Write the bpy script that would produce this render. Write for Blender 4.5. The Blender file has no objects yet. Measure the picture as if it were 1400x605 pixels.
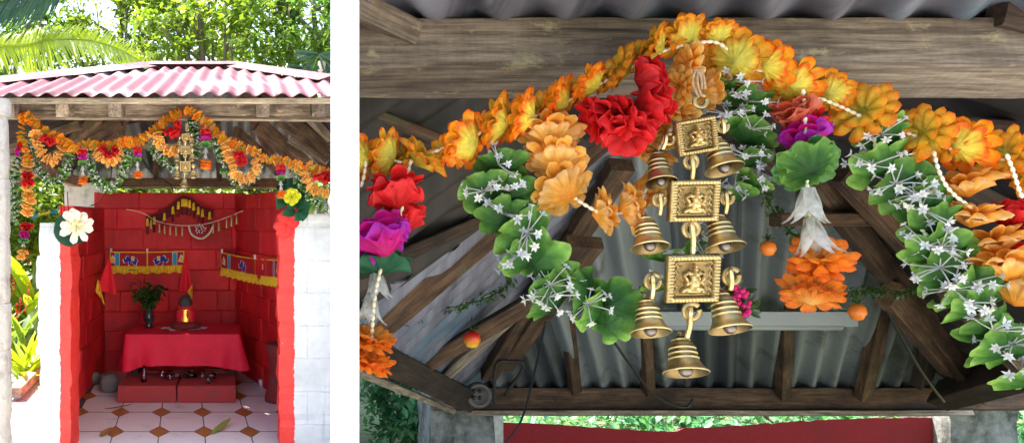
import bpy, math, random
from mathutils import Vector, Matrix, noise
R = math.radians
random.seed(7)
F, CX, CY, EYE = 1100.0, 330.0, 300.0, 1.42
scene = bpy.context.scene
COL = scene.collection

def P(px, py, d):
    return Vector(((px - CX) / F * d, d, EYE - (py - CY) / F * d))

def U(a, b): return random.uniform(a, b)

# ---------------------------------------------------------------- materials
def new_mat(name):
    m = bpy.data.materials.new(name); m.use_nodes = True
    nt = m.node_tree; nt.nodes.clear()
    out = nt.nodes.new('ShaderNodeOutputMaterial')
    return m, nt, out

def ramp(nt, fac, stops):
    r = nt.nodes.new('ShaderNodeValToRGB')
    e = r.color_ramp.elements
    while len(e) < len(stops): e.new(0.5)
    for i, (p, c) in enumerate(stops):
        e[i].position = p; e[i].color = (*c, 1) if len(c) == 3 else c
    nt.links.new(fac, r.inputs[0])
    return r.outputs[0]

def coords(nt, scale=(1, 1, 1), kind='Object'):
    t = nt.nodes.new('ShaderNodeTexCoord'); mp = nt.nodes.new('ShaderNodeMapping')
    mp.inputs['Scale'].default_value = scale
    nt.links.new(t.outputs[kind], mp.inputs[0])
    return mp.outputs[0]

def noise_tex(nt, vec, scale, detail=4, rough=0.55):
    n = nt.nodes.new('ShaderNodeTexNoise')
    n.inputs['Scale'].default_value = scale; n.inputs['Detail'].default_value = detail
    n.inputs['Roughness'].default_value = rough
    nt.links.new(vec, n.inputs['Vector'])
    return n.outputs['Fac']

def mixc(nt, fac, a, b, mode='MIX'):
    m = nt.nodes.new('ShaderNodeMix'); m.data_type = 'RGBA'; m.blend_type = mode
    for sock, v in ((m.inputs[0], fac), (m.inputs[6], a), (m.inputs[7], b)):
        if hasattr(v, 'links') or hasattr(v, 'is_linked'): nt.links.new(v, sock)
        elif isinstance(v, (int, float)): sock.default_value = v
        else: sock.default_value = (*v, 1)
    return m.outputs[2]

def mathn(nt, op, a, b=None):
    m = nt.nodes.new('ShaderNodeMath'); m.operation = op
    for s, v in ((m.inputs[0], a), (m.inputs[1], b)):
        if v is None: continue
        if isinstance(v, (int, float)): s.default_value = v
        else: nt.links.new(v, s)
    return m.outputs[0]

def bump(nt, h, strength=0.4, dist=0.01):
    b = nt.nodes.new('ShaderNodeBump'); b.inputs['Strength'].default_value = strength
    b.inputs['Distance'].default_value = dist; nt.links.new(h, b.inputs['Height'])
    return b.outputs[0]

def principled(nt, out, color, rough=0.8, metal=0.0, normal=None, **kw):
    p = nt.nodes.new('ShaderNodeBsdfPrincipled')
    if isinstance(color, tuple): p.inputs['Base Color'].default_value = (*color, 1)
    else: nt.links.new(color, p.inputs['Base Color'])
    if isinstance(rough, (int, float)): p.inputs['Roughness'].default_value = rough
    else: nt.links.new(rough, p.inputs['Roughness'])
    p.inputs['Metallic'].default_value = metal
    for k, v in kw.items(): p.inputs[k.replace('_', ' ')].default_value = v
    if normal is not None: nt.links.new(normal, p.inputs['Normal'])
    nt.links.new(p.outputs[0], out.inputs[0])
    return p

def simple(name, color, rough=0.7, var=0.12, scale=20, metal=0, bumpy=0.15, **kw):
    m, nt, out = new_mat(name)
    v = coords(nt); n = noise_tex(nt, v, scale, 5)
    a = tuple(max(0, c * (1 - var)) for c in color); b = tuple(min(1, c * (1 + var)) for c in color)
    col = ramp(nt, n, [(0.3, a), (0.7, b)])
    principled(nt, out, col, rough, metal, bump(nt, n, bumpy, 0.004) if bumpy else None, **kw)
    return m

def wood(name, dark, light, moss=None, rough=0.85):
    m, nt, out = new_mat(name)
    info = nt.nodes.new('ShaderNodeObjectInfo')
    t = nt.nodes.new('ShaderNodeTexCoord'); add = nt.nodes.new('ShaderNodeVectorMath'); add.operation = 'ADD'
    nt.links.new(t.outputs['Object'], add.inputs[0])
    mul = nt.nodes.new('ShaderNodeVectorMath'); mul.operation = 'SCALE'; mul.inputs[0].default_value = (7, 5, 3)
    nt.links.new(info.outputs['Random'], mul.inputs['Scale']); nt.links.new(mul.outputs[0], add.inputs[1])
    mp = nt.nodes.new('ShaderNodeMapping'); mp.inputs['Scale'].default_value = (1.6, 22, 22)
    nt.links.new(add.outputs[0], mp.inputs[0])
    g = noise_tex(nt, mp.outputs[0], 3.0, 12, 0.75)
    mp2 = nt.nodes.new('ShaderNodeMapping'); mp2.inputs['Scale'].default_value = (3, 6, 6)
    nt.links.new(add.outputs[0], mp2.inputs[0])
    b = noise_tex(nt, mp2.outputs[0], 2.2, 5, 0.6)
    c1 = ramp(nt, g, [(0.3, dark), (0.5, tuple((x + y) / 2 for x, y in zip(dark, light))), (0.68, light)])
    c2 = mixc(nt, ramp(nt, b, [(0.35, (0, 0, 0)), (0.7, (1, 1, 1))]), c1, tuple(x * 0.55 for x in dark), 'MIX')
    gf = nt.nodes.new('ShaderNodeMapping'); gf.inputs['Scale'].default_value = (9, 160, 160)
    nt.links.new(add.outputs[0], gf.inputs[0]); fg = noise_tex(nt, gf.outputs[0], 1.0, 6, 0.7)
    c2 = mixc(nt, 0.7, c2, ramp(nt, fg, [(0.40, (0.34, 0.31, 0.28)), (0.58, (1.2, 1.16, 1.1))]), 'MULTIPLY')
    mk = nt.nodes.new('ShaderNodeMapping'); mk.inputs['Scale'].default_value = (2.2, 55, 55)
    nt.links.new(add.outputs[0], mk.inputs[0]); ck = noise_tex(nt, mk.outputs[0], 1.0, 3, 0.5)
    crack = ramp(nt, ck, [(0.66, (0, 0, 0)), (0.70, (0.8, 0.8, 0.8))])
    c2 = mixc(nt, crack, c2, (0.035, 0.025, 0.018))
    # saw marks across the grain
    mp3 = nt.nodes.new('ShaderNodeMapping'); mp3.inputs['Scale'].default_value = (60, 2, 2)
    nt.links.new(add.outputs[0], mp3.inputs[0])
    s = noise_tex(nt, mp3.outputs[0], 3, 3)
    c3 = mixc(nt, 0.16, c2, ramp(nt, s, [(0.35, (0.35, 0.35, 0.35)), (0.65, (1, 1, 1))]), 'MULTIPLY')
    if moss:
        mo = noise_tex(nt, mp2.outputs[0], 5, 6, 0.7)
        c3 = mixc(nt, ramp(nt, mo, [(0.58, (0, 0, 0)), (0.68, (1, 1, 1))]), c3, moss)
    tint = mixc(nt, 1.0, c3, ramp(nt, info.outputs['Random'], [(0, (0.75, 0.72, 0.7)), (1, (1.1, 1.0, 0.92))]), 'MULTIPLY')
    h = mathn(nt, 'ADD', g, mathn(nt, 'ADD', mathn(nt, 'MULTIPLY', s, 0.5), fg))
    principled(nt, out, tint, rough, 0, bump(nt, h, 0.6, 0.004))
    return m

def fabric(name, stops, trans=0.42, rough=0.8, vein=True):
    """cloth petals: colour dyed from the heart (0) to the rim (1)"""
    m, nt, out = new_mat(name)
    at = nt.nodes.new('ShaderNodeAttribute'); at.attribute_name = 'rad'
    v = coords(nt); n = noise_tex(nt, v, 5, 4)
    info = nt.nodes.new('ShaderNodeObjectInfo')
    f = mathn(nt, 'ADD', at.outputs['Fac'], mathn(nt, 'MULTIPLY', mathn(nt, 'SUBTRACT', n, 0.5), 0.35))
    f = mathn(nt, 'ADD', f, mathn(nt, 'MULTIPLY', mathn(nt, 'SUBTRACT', info.outputs['Random'], 0.5), 0.16))
    c = ramp(nt, f, stops)
    var = ramp(nt, info.outputs['Random'], [(0, (0.82, 0.82, 0.84)), (0.5, (1, 1, 1)), (1, (1.1, 1.1, 1.05))])
    c = mixc(nt, 1.0, c, var, 'MULTIPLY')
    n4 = noise_tex(nt, v, 9, 5, 0.7)
    wilt = mathn(nt, 'MULTIPLY', ramp(nt, n4, [(0.56, (0, 0, 0)), (0.66, (1, 1, 1))]), ramp(nt, at.outputs['Fac'], [(0.80, (0, 0, 0)), (0.98, (0.35, 0.35, 0.35))]))
    c = mixc(nt, wilt, c, (0.25, 0.13, 0.05))
    c = mixc(nt, 1.0, c, ramp(nt, noise_tex(nt, v, 3.2, 2), [(0.35, (0.8, 0.78, 0.76)), (0.6, (1.05, 1.05, 1.05))]), 'MULTIPLY')
    n2 = noise_tex(nt, v, 28, 3)
    c = mixc(nt, 0.3, c, ramp(nt, n2, [(0.3, (0.7, 0.66, 0.62)), (0.65, (1, 1, 1))]), 'MULTIPLY')
    d = nt.nodes.new('ShaderNodeBsdfDiffuse'); t = nt.nodes.new('ShaderNodeBsdfTranslucent')
    g = nt.nodes.new('ShaderNodeBsdfGlossy'); g.inputs['Roughness'].default_value = 0.55
    nt.links.new(c, d.inputs[0]); nt.links.new(c, t.inputs[0])
    g.inputs[0].default_value = (1, 1, 1, 1)
    b = bump(nt, n2, 0.25, 0.03)
    nt.links.new(b, d.inputs['Normal'])
    mx = nt.nodes.new('ShaderNodeMixShader'); mx.inputs[0].default_value = trans
    nt.links.new(d.outputs[0], mx.inputs[1]); nt.links.new(t.outputs[0], mx.inputs[2])
    mx2 = nt.nodes.new('ShaderNodeMixShader'); mx2.inputs[0].default_value = 0.012
    nt.links.new(mx.outputs[0], mx2.inputs[1]); nt.links.new(g.outputs[0], mx2.inputs[2])
    nt.links.new(mx2.outputs[0], out.inputs[0])
    return m

def leafmat(name, a, b, trans=0.45, scale=3.0, gloss=0.06):
    m, nt, out = new_mat(name)
    v = coords(nt); n = noise_tex(nt, v, scale, 3)
    geo = nt.nodes.new('ShaderNodeNewGeometry')
    f = mathn(nt, 'ADD', mathn(nt, 'MULTIPLY', n, 0.6), mathn(nt, 'MULTIPLY', geo.outputs['Random Per Island'], 0.45))
    c = ramp(nt, f, [(0.25, a), (0.75, b)])
    d = nt.nodes.new('ShaderNodeBsdfDiffuse'); t = nt.nodes.new('ShaderNodeBsdfTranslucent')
    g = nt.nodes.new('ShaderNodeBsdfGlossy'); g.inputs['Roughness'].default_value = 0.35
    nt.links.new(c, d.inputs[0])
    ct = mixc(nt, 1.0, c, (1.0, 1.0, 0.55), 'MULTIPLY'); nt.links.new(ct, t.inputs[0])
    mx = nt.nodes.new('ShaderNodeMixShader'); mx.inputs[0].default_value = trans
    nt.links.new(d.outputs[0], mx.inputs[1]); nt.links.new(t.outputs[0], mx.inputs[2])
    mx2 = nt.nodes.new('ShaderNodeMixShader'); mx2.inputs[0].default_value = gloss
    nt.links.new(mx.outputs[0], mx2.inputs[1]); nt.links.new(g.outputs[0], mx2.inputs[2])
    nt.links.new(mx2.outputs[0], out.inputs[0])
    return m

M = {}
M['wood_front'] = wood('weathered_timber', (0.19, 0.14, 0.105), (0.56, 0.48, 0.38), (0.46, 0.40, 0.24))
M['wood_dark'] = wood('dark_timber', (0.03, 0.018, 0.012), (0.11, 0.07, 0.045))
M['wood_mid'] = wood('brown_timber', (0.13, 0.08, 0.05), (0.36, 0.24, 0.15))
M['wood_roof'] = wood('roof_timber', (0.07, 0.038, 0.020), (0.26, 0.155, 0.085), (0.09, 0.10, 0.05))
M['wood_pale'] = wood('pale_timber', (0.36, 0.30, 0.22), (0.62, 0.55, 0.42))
M['orange'] = fabric('orange_petal', [(0.0, (0.68, 0.50, 0.05)), (0.32, (0.94, 0.54, 0.04)), (0.58, (0.97, 0.34, 0.015)), (0.85, (0.92, 0.14, 0.005))])
M['yellow'] = fabric('yellow_cup', [(0.0, (0.55, 0.50, 0.07)), (0.5, (0.88, 0.74, 0.09)), (0.76, (0.86, 0.50, 0.04)), (0.93, (0.86, 0.17, 0.01))])
M['peach'] = fabric('peach_petal', [(0.0, (0.85, 0.30, 0.02)), (0.5, (0.95, 0.48, 0.07)), (0.9, (0.96, 0.62, 0.24)), (1.0, (0.72, 0.36, 0.10))])
M['deep'] = fabric('deep_orange_petal', [(0.0, (0.80, 0.50, 0.12)), (0.4, (0.90, 0.28, 0.02)), (1.0, (0.85, 0.13, 0.01))])
M['red'] = fabric('red_petal', [(0.0, (0.30, 0.004, 0.004)), (0.5, (0.62, 0.01, 0.012)), (1.0, (0.80, 0.03, 0.035))])
M['salmon'] = fabric('salmon_petal', [(0.0, (0.75, 0.08, 0.03)), (0.6, (0.82, 0.17, 0.09)), (1.0, (0.80, 0.25, 0.15))])
M['magenta'] = fabric('magenta_petal', [(0.0, (0.50, 0.01, 0.12)), (0.7, (0.65, 0.01, 0.25)), (1.0, (0.45, 0.03, 0.50))])
M['green'] = fabric('green_leaf_cloth', [(0.0, (0.010, 0.045, 0.010)), (0.5, (0.035, 0.13, 0.02)), (0.85, (0.12, 0.28, 0.04)), (1.0, (0.24, 0.42, 0.08))], trans=0.3)
M['pale_green'] = fabric('pale_green_calyx', [(0.0, (0.03, 0.12, 0.03)), (0.5, (0.07, 0.24, 0.06)), (1.0, (0.30, 0.50, 0.20))], trans=0.3)
M['dark_green'] = fabric('dark_green_leaf_cloth', [(0.0, (0.01, 0.04, 0.02)), (1.0, (0.02, 0.11, 0.05))], trans=0.2)
M['white_petal'] = fabric('white_blossom', [(0.0, (0.42, 0.43, 0.36)), (0.8, (0.72, 0.72, 0.72)), (1.0, (0.60, 0.58, 0.55))], trans=0.3)
M['sheer'] = fabric('sheer_white_petal', [(0.0, (0.50, 0.49, 0.42)), (0.7, (0.66, 0.65, 0.60)), (1.0, (0.50, 0.46, 0.40))], trans=0.5)
M['lotus'] = fabric('cream_lotus_petal', [(0.0, (0.80, 0.70, 0.35)), (0.5, (0.85, 0.80, 0.62)), (1.0, (0.88, 0.85, 0.75))], trans=0.3)
M['lemon'] = fabric('lemon_petal', [(0.0, (0.45, 0.40, 0.02)), (0.6, (0.72, 0.68, 0.03)), (1.0, (0.62, 0.70, 0.05))], trans=0.35)
M['bead'] = simple('seed_bead', (0.66, 0.55, 0.36), 0.4, 0.2, 60)
M['bead_pale'] = simple('pale_seed_bead', (0.74, 0.70, 0.48), 0.4, 0.2, 60)
M['twine'] = simple('brown_twine', (0.30, 0.19, 0.10), 0.9, 0.3, 300)
M['black'] = simple('black_cable', (0.015, 0.015, 0.015), 0.5, 0.1, 50)
M['iron'] = simple('dark_iron', (0.05, 0.045, 0.04), 0.6, 0.3, 200, metal=0.6)
M['steel'] = simple('worn_steel_ball', (0.20, 0.17, 0.15), 0.35, 0.5, 300, metal=1.0)

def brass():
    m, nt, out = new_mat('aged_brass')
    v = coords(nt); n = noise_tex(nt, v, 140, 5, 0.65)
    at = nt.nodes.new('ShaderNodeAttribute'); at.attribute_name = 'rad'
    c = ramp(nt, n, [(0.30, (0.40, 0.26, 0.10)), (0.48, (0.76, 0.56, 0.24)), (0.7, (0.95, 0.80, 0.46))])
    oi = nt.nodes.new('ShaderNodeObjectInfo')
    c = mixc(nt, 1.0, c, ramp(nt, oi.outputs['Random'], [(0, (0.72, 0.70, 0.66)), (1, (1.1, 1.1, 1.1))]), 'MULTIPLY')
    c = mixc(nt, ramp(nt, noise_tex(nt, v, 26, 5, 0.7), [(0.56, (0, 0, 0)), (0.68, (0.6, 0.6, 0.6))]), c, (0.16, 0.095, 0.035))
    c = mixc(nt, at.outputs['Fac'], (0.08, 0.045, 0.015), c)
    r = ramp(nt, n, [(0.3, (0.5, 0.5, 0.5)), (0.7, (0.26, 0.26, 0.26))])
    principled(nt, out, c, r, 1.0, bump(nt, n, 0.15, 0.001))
    return m
M['brass'] = brass()
M['old_brass'] = simple('dull_brass', (0.55, 0.38, 0.16), 0.35, 0.4, 200, metal=0.9)

def corr(name, a, b, worn, wscale=2.0, rough=0.6, metal=0.0, lo=0.52, hi=0.62):
    m, nt, out = new_mat(name)
    v = coords(nt); n = noise_tex(nt, v, wscale, 6, 0.6)
    v2 = coords(nt, (30, 1.2, 1)); s = noise_tex(nt, v2, 1.0, 4)
    c = ramp(nt, s, [(0.3, a), (0.7, b)])
    c = mixc(nt, ramp(nt, n, [(lo, (0, 0, 0)), (hi, (1, 1, 1))]), c, worn)
    rs = noise_tex(nt, coords(nt, (12, 2.0, 2)), 1.0, 7, 0.7)
    c = mixc(nt, ramp(nt, rs, [(0.55, (0, 0, 0)), (0.68, (0.8, 0.8, 0.8))]), c, tuple(x * 0.45 for x in a))
    principled(nt, out, c, rough, metal)
    return m
M['roof_red'] = corr('faded_red_roof_paint', (0.125, 0.026, 0.036), (0.20, 0.055, 0.065), (0.34, 0.23, 0.24), 1.3)
M['roof_grey'] = corr('galvanised_sheet', (0.22, 0.235, 0.235), (0.42, 0.44, 0.43), (0.28, 0.28, 0.26), 3.0, 0.5, 0.15)
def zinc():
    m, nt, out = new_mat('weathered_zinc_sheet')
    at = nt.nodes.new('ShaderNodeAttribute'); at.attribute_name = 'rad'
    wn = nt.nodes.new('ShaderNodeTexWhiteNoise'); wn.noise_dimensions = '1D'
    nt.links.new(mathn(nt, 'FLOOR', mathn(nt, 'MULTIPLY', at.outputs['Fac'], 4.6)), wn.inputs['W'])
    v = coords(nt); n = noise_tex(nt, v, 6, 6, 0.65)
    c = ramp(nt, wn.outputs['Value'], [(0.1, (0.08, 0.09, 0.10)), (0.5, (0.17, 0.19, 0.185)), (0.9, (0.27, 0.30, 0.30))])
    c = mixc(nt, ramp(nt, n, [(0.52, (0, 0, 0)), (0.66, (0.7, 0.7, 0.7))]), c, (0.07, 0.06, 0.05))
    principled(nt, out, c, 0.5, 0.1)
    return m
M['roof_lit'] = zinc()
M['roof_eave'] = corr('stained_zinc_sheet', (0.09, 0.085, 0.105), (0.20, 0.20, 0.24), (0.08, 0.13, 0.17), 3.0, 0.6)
M['roof_dark'] = corr('shaded_rusty_sheet', (0.012, 0.009, 0.008), (0.035, 0.026, 0.022), (0.05, 0.03, 0.02), 4.0, 0.7)  # rust brown taken near black: shade under the roof put into the colour
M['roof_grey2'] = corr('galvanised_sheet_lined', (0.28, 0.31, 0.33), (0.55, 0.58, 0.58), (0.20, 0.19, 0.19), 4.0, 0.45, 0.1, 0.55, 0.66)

def redwall():
    m, nt, out = new_mat('red_painted_block')
    v = coords(nt); n = noise_tex(nt, v, 3.5, 6, 0.6); n2 = noise_tex(nt, v, 45, 6, 0.7); n3 = noise_tex(nt, v, 16, 6, 0.8)
    geo = nt.nodes.new('ShaderNodeNewGeometry')
    c = ramp(nt, n, [(0.3, (0.50, 0.006, 0.012)), (0.45, (0.72, 0.010, 0.018)), (0.65, (0.86, 0.022, 0.026))])
    st = nt.nodes.new('ShaderNodeMapping'); st.inputs['Scale'].default_value = (14, 14, 1.2); nt.links.new(v, st.inputs[0])
    c = mixc(nt, ramp(nt, noise_tex(nt, st.outputs[0], 1.0, 5, 0.65), [(0.55, (0, 0, 0)), (0.75, (0.5, 0.5, 0.5))]), c, (0.36, 0.012, 0.018))
    c = mixc(nt, 1.0, c, ramp(nt, geo.outputs['Random Per Island'], [(0, (0.72, 0.7, 0.7)), (1, (1.1, 1.15, 1.1))]), 'MULTIPLY')
    c = mixc(nt, ramp(nt, n3, [(0.66, (0, 0, 0)), (0.70, (1, 1, 1))]), c, (0.28, 0.09, 0.07))
    h = mathn(nt, 'ADD', mathn(nt, 'MULTIPLY', n2, 0.6), n3)
    principled(nt, out, c, 0.6, 0, bump(nt, h, 0.45, 0.012))
    return m
M['red_wall'] = redwall()

def pillar_mat(name, edge_lo, edge_sign):
    """white paint with a band of red paint: boundary at object x = edge_lo, ragged"""
    m, nt, out = new_mat(name)
    t = nt.nodes.new('ShaderNodeTexCoord')
    sep = nt.nodes.new('ShaderNodeSeparateXYZ'); nt.links.new(t.outputs['Object'], sep.inputs[0])
    v = t.outputs['Object']
    n = noise_tex(nt, v, 14, 6, 0.7); n2 = noise_tex(nt, v, 60, 5, 0.7); n3 = noise_tex(nt, v, 3.0, 5, 0.6); n4 = noise_tex(nt, v, 26, 4, 0.8)
    x = mathn(nt, 'ADD', sep.outputs[0], mathn(nt, 'MULTIPLY', mathn(nt, 'SUBTRACT', n, 0.5), 0.045))
    d = mathn(nt, 'MULTIPLY', mathn(nt, 'SUBTRACT', x, edge_lo), edge_sign)
    mask = ramp(nt, mathn(nt, 'ADD', mathn(nt, 'MULTIPLY', d, 40), 0.5), [(0.45, (0, 0, 0)), (0.55, (1, 1, 1))])
    white = ramp(nt, n3, [(0.35, (0.50, 0.51, 0.50)), (0.62, (0.68, 0.69, 0.69))])
    cmb = nt.nodes.new('ShaderNodeCombineXYZ'); nt.links.new(mathn(nt, 'ADD', sep.outputs[0], mathn(nt, 'MULTIPLY', n, 0.02)), cmb.inputs[0]); nt.links.new(mathn(nt, 'ADD', sep.outputs[2], mathn(nt, 'MULTIPLY', n3, 0.05)), cmb.inputs[1])
    br = nt.nodes.new('ShaderNodeTexBrick'); br.inputs['Scale'].default_value = 1.0; br.inputs['Brick Width'].default_value = 0.39; br.inputs['Row Height'].default_value = 0.20; br.inputs['Mortar Size'].default_value = 0.006; br.inputs['Mortar Smooth'].default_value = 0.6
    br.inputs['Color1'].default_value = (0, 0, 0, 1); br.inputs['Color2'].default_value = (0, 0, 0, 1); br.inputs['Mortar'].default_value = (1, 1, 1, 1)
    nt.links.new(cmb.outputs[0], br.inputs['Vector'])
    white = mixc(nt, mathn(nt, 'MULTIPLY', br.outputs['Color'], ramp(nt, n, [(0.4, (0.1, 0.1, 0.1)), (0.6, (0.5, 0.5, 0.5))])), white, (0.30, 0.30, 0.28))
    streak = nt.nodes.new('ShaderNodeMapping'); streak.inputs['Scale'].default_value = (18, 18, 1.6); nt.links.new(v, streak.inputs[0])
    white = mixc(nt, ramp(nt, noise_tex(nt, streak.outputs[0], 1.0, 4, 0.6), [(0.58, (0, 0, 0)), (0.72, (0.45, 0.45, 0.45))]), white, (0.36, 0.36, 0.33))
    white = mixc(nt, ramp(nt, n4, [(0.70, (0, 0, 0)), (0.74, (1, 1, 1))]), white, (0.22, 0.2, 0.18))
    red = ramp(nt, n, [(0.3, (0.66, 0.022, 0.016)), (0.7, (0.80, 0.045, 0.03))])
    red = mixc(nt, ramp(nt, n4, [(0.69, (0, 0, 0)), (0.72, (1, 1, 1))]), red, (0.75, 0.66, 0.6))
    c = mixc(nt, mask, white, red)
    h = mathn(nt, 'ADD', n2, mathn(nt, 'MULTIPLY', n, 1.2))
    principled(nt, out, c, 0.55, 0, bump(nt, h, 0.5, 0.012))
    return m
M['white_wall'] = simple('white_wall_paint', (0.84, 0.84, 0.83), 0.7, 0.02, 6, bumpy=0.05)
M['white_block'] = None
def stained(name, base, dark, scale=3, rough=0.85, lo=0.5, hi=0.7, bs=0.5):
    m, nt, out = new_mat(name)
    v = coords(nt); n = noise_tex(nt, v, scale, 7, 0.65); n2 = noise_tex(nt, v, 50, 5)
    c = mixc(nt, ramp(nt, n, [(lo, (0, 0, 0)), (hi, (1, 1, 1))]), base, dark)
    principled(nt, out, c, rough, 0, bump(nt, mathn(nt, 'ADD', n, n2), bs, 0.008))
    return m
M['old_white'] = stained('flaking_whitewash', (0.62, 0.62, 0.56), (0.20, 0.21, 0.17), 6)
M['concrete'] = stained('mottled_concrete', (0.26, 0.26, 0.235), (0.06, 0.065, 0.055), 9, lo=.42, hi=.6)
M['stone'] = stained('fieldstone', (0.36, 0.33, 0.29), (0.22, 0.19, 0.16), 14, bs=0.9)
M['grey_stone'] = stained('grey_stone', (0.16, 0.16, 0.15), (0.08, 0.08, 0.07), 12)
M['red_block'] = stained('dull_red_painted_concrete', (0.36, 0.035, 0.035), (0.20, 0.05, 0.045), 16)
M['tile_white'] = stained('white_floor_tile', (0.80, 0.80, 0.77), (0.58, 0.55, 0.50), 5, 0.35, 0.55, 0.75, 0.08)
M['tile_brown'] = stained('brown_floor_tile', (0.44, 0.20, 0.045), (0.30, 0.12, 0.03), 9, 0.35, 0.4, 0.7, 0.1)
M['grout'] = simple('dirty_grout', (0.10, 0.09, 0.08), 0.9)
M['cloth_red'] = simple('crimson_satin_cloth', (0.76, 0.008, 0.045), 0.7, 0.10, 9, bumpy=0.9)
M['flag_red'] = simple('scarlet_pennant', (0.85, 0.012, 0.03), 0.75, 0.1, 30)
M['flag_yellow'] = simple('golden_yellow_cloth', (0.86, 0.56, 0.02), 0.7, 0.15, 40)
M['ban_red'] = simple('banner_red', (0.48, 0.010, 0.018), 0.8, 0.1, 80)
M['ban_blue'] = simple('banner_blue', (0.02, 0.035, 0.36), 0.8, 0.1, 80)
M['ban_sky'] = simple('banner_turquoise', (0.03, 0.36, 0.55), 0.8, 0.1, 80)
M['ban_white'] = simple('banner_white_thread', (0.75, 0.75, 0.75), 0.8, 0.05, 80)
M['ban_green'] = simple('banner_green', (0.02, 0.22, 0.10), 0.8, 0.1, 80)
M['maroon'] = simple('maroon_felt', (0.12, 0.008, 0.012), 0.9, 0.2, 80)
M['lace'] = simple('white_lace', (0.75, 0.75, 0.78), 0.8, 0.15, 90)
M['vase'] = simple('dark_glass', (0.03, 0.035, 0.04), 0.12, 0.2, 30)
M['gold'] = simple('gold_foil_band', (0.80, 0.42, 0.06), 0.25, 0.2, 60, metal=0.9)
M['idol'] = simple('black_stone_idol', (0.05, 0.055, 0.04), 0.6, 0.4, 60)
M['pvc'] = simple('pale_grey_tube', (0.30, 0.33, 0.32), 0.5, 0.06, 8)
M['plastic_grey'] = simple('grey_fitting', (0.12, 0.105, 0.09), 0.5, 0.2, 60)
M['dead_leaf'] = simple('dry_leaf', (0.30, 0.14, 0.04), 0.8, 0.3, 60)
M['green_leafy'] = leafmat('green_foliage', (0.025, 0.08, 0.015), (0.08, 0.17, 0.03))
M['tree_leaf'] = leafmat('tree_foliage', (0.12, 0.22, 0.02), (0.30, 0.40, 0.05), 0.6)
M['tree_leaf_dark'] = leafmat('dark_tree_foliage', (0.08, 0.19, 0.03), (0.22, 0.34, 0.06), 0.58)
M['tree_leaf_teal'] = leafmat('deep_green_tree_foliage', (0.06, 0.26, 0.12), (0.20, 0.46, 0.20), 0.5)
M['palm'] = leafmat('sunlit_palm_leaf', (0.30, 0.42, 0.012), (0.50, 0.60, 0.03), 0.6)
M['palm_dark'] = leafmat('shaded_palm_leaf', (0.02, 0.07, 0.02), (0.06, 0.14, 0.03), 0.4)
M['bark'] = stained('tree_bark', (0.20, 0.16, 0.12), (0.08, 0.06, 0.045), 12)
M['fiber_blue'] = simple('blue_tinsel', (0.02, 0.28, 0.42), 0.6, 0.3, 60)
M['fiber_yellow'] = simple('yellow_tinsel', (0.70, 0.55, 0.03), 0.6, 0.3, 60)
M['drum'] = stained('dark_red_stool_paint', (0.20, 0.02, 0.02), (0.12, 0.05, 0.04), 12)
def glass():
    m, nt, out = new_mat('clear_glass')
    principled(nt, out, (0.9, 0.95, 0.95), 0.03, 0, None, Transmission_Weight=1.0, IOR=1.45)
    return m
M['glass'] = glass()
def ground_mat():
    m, nt, out = new_mat('forest_ground')
    v = coords(nt); n = noise_tex(nt, v, 0.9, 8, 0.65); n2 = noise_tex(nt, v, 18, 5)
    c = ramp(nt, n, [(0.35, (0.10, 0.075, 0.045)), (0.5, (0.10, 0.13, 0.04)), (0.7, (0.20, 0.19, 0.12))])
    principled(nt, out, c, 0.95, 0, bump(nt, n2, 0.6, 0.02))
    return m
M['ground'] = ground_mat()
def path_mat():
    m, nt, out = new_mat('pebbled_path')
    v = coords(nt); vo = nt.nodes.new('ShaderNodeTexVoronoi'); vo.inputs['Scale'].default_value = 26
    nt.links.new(v, vo.inputs['Vector'])
    n = noise_tex(nt, v, 5, 5)
    c = ramp(nt, vo.outputs['Distance'], [(0.10, (0.05, 0.05, 0.045)), (0.25, (0.26, 0.255, 0.24)), (0.6, (0.36, 0.355, 0.34))])
    c = mixc(nt, ramp(nt, n, [(0.55, (0, 0, 0)), (0.7, (1, 1, 1))]), c, (0.40, 0.39, 0.37))
    principled(nt, out, c, 0.9, 0, bump(nt, vo.outputs['Distance'], 0.5, 0.01))
    return m
M['path'] = path_mat()

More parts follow.
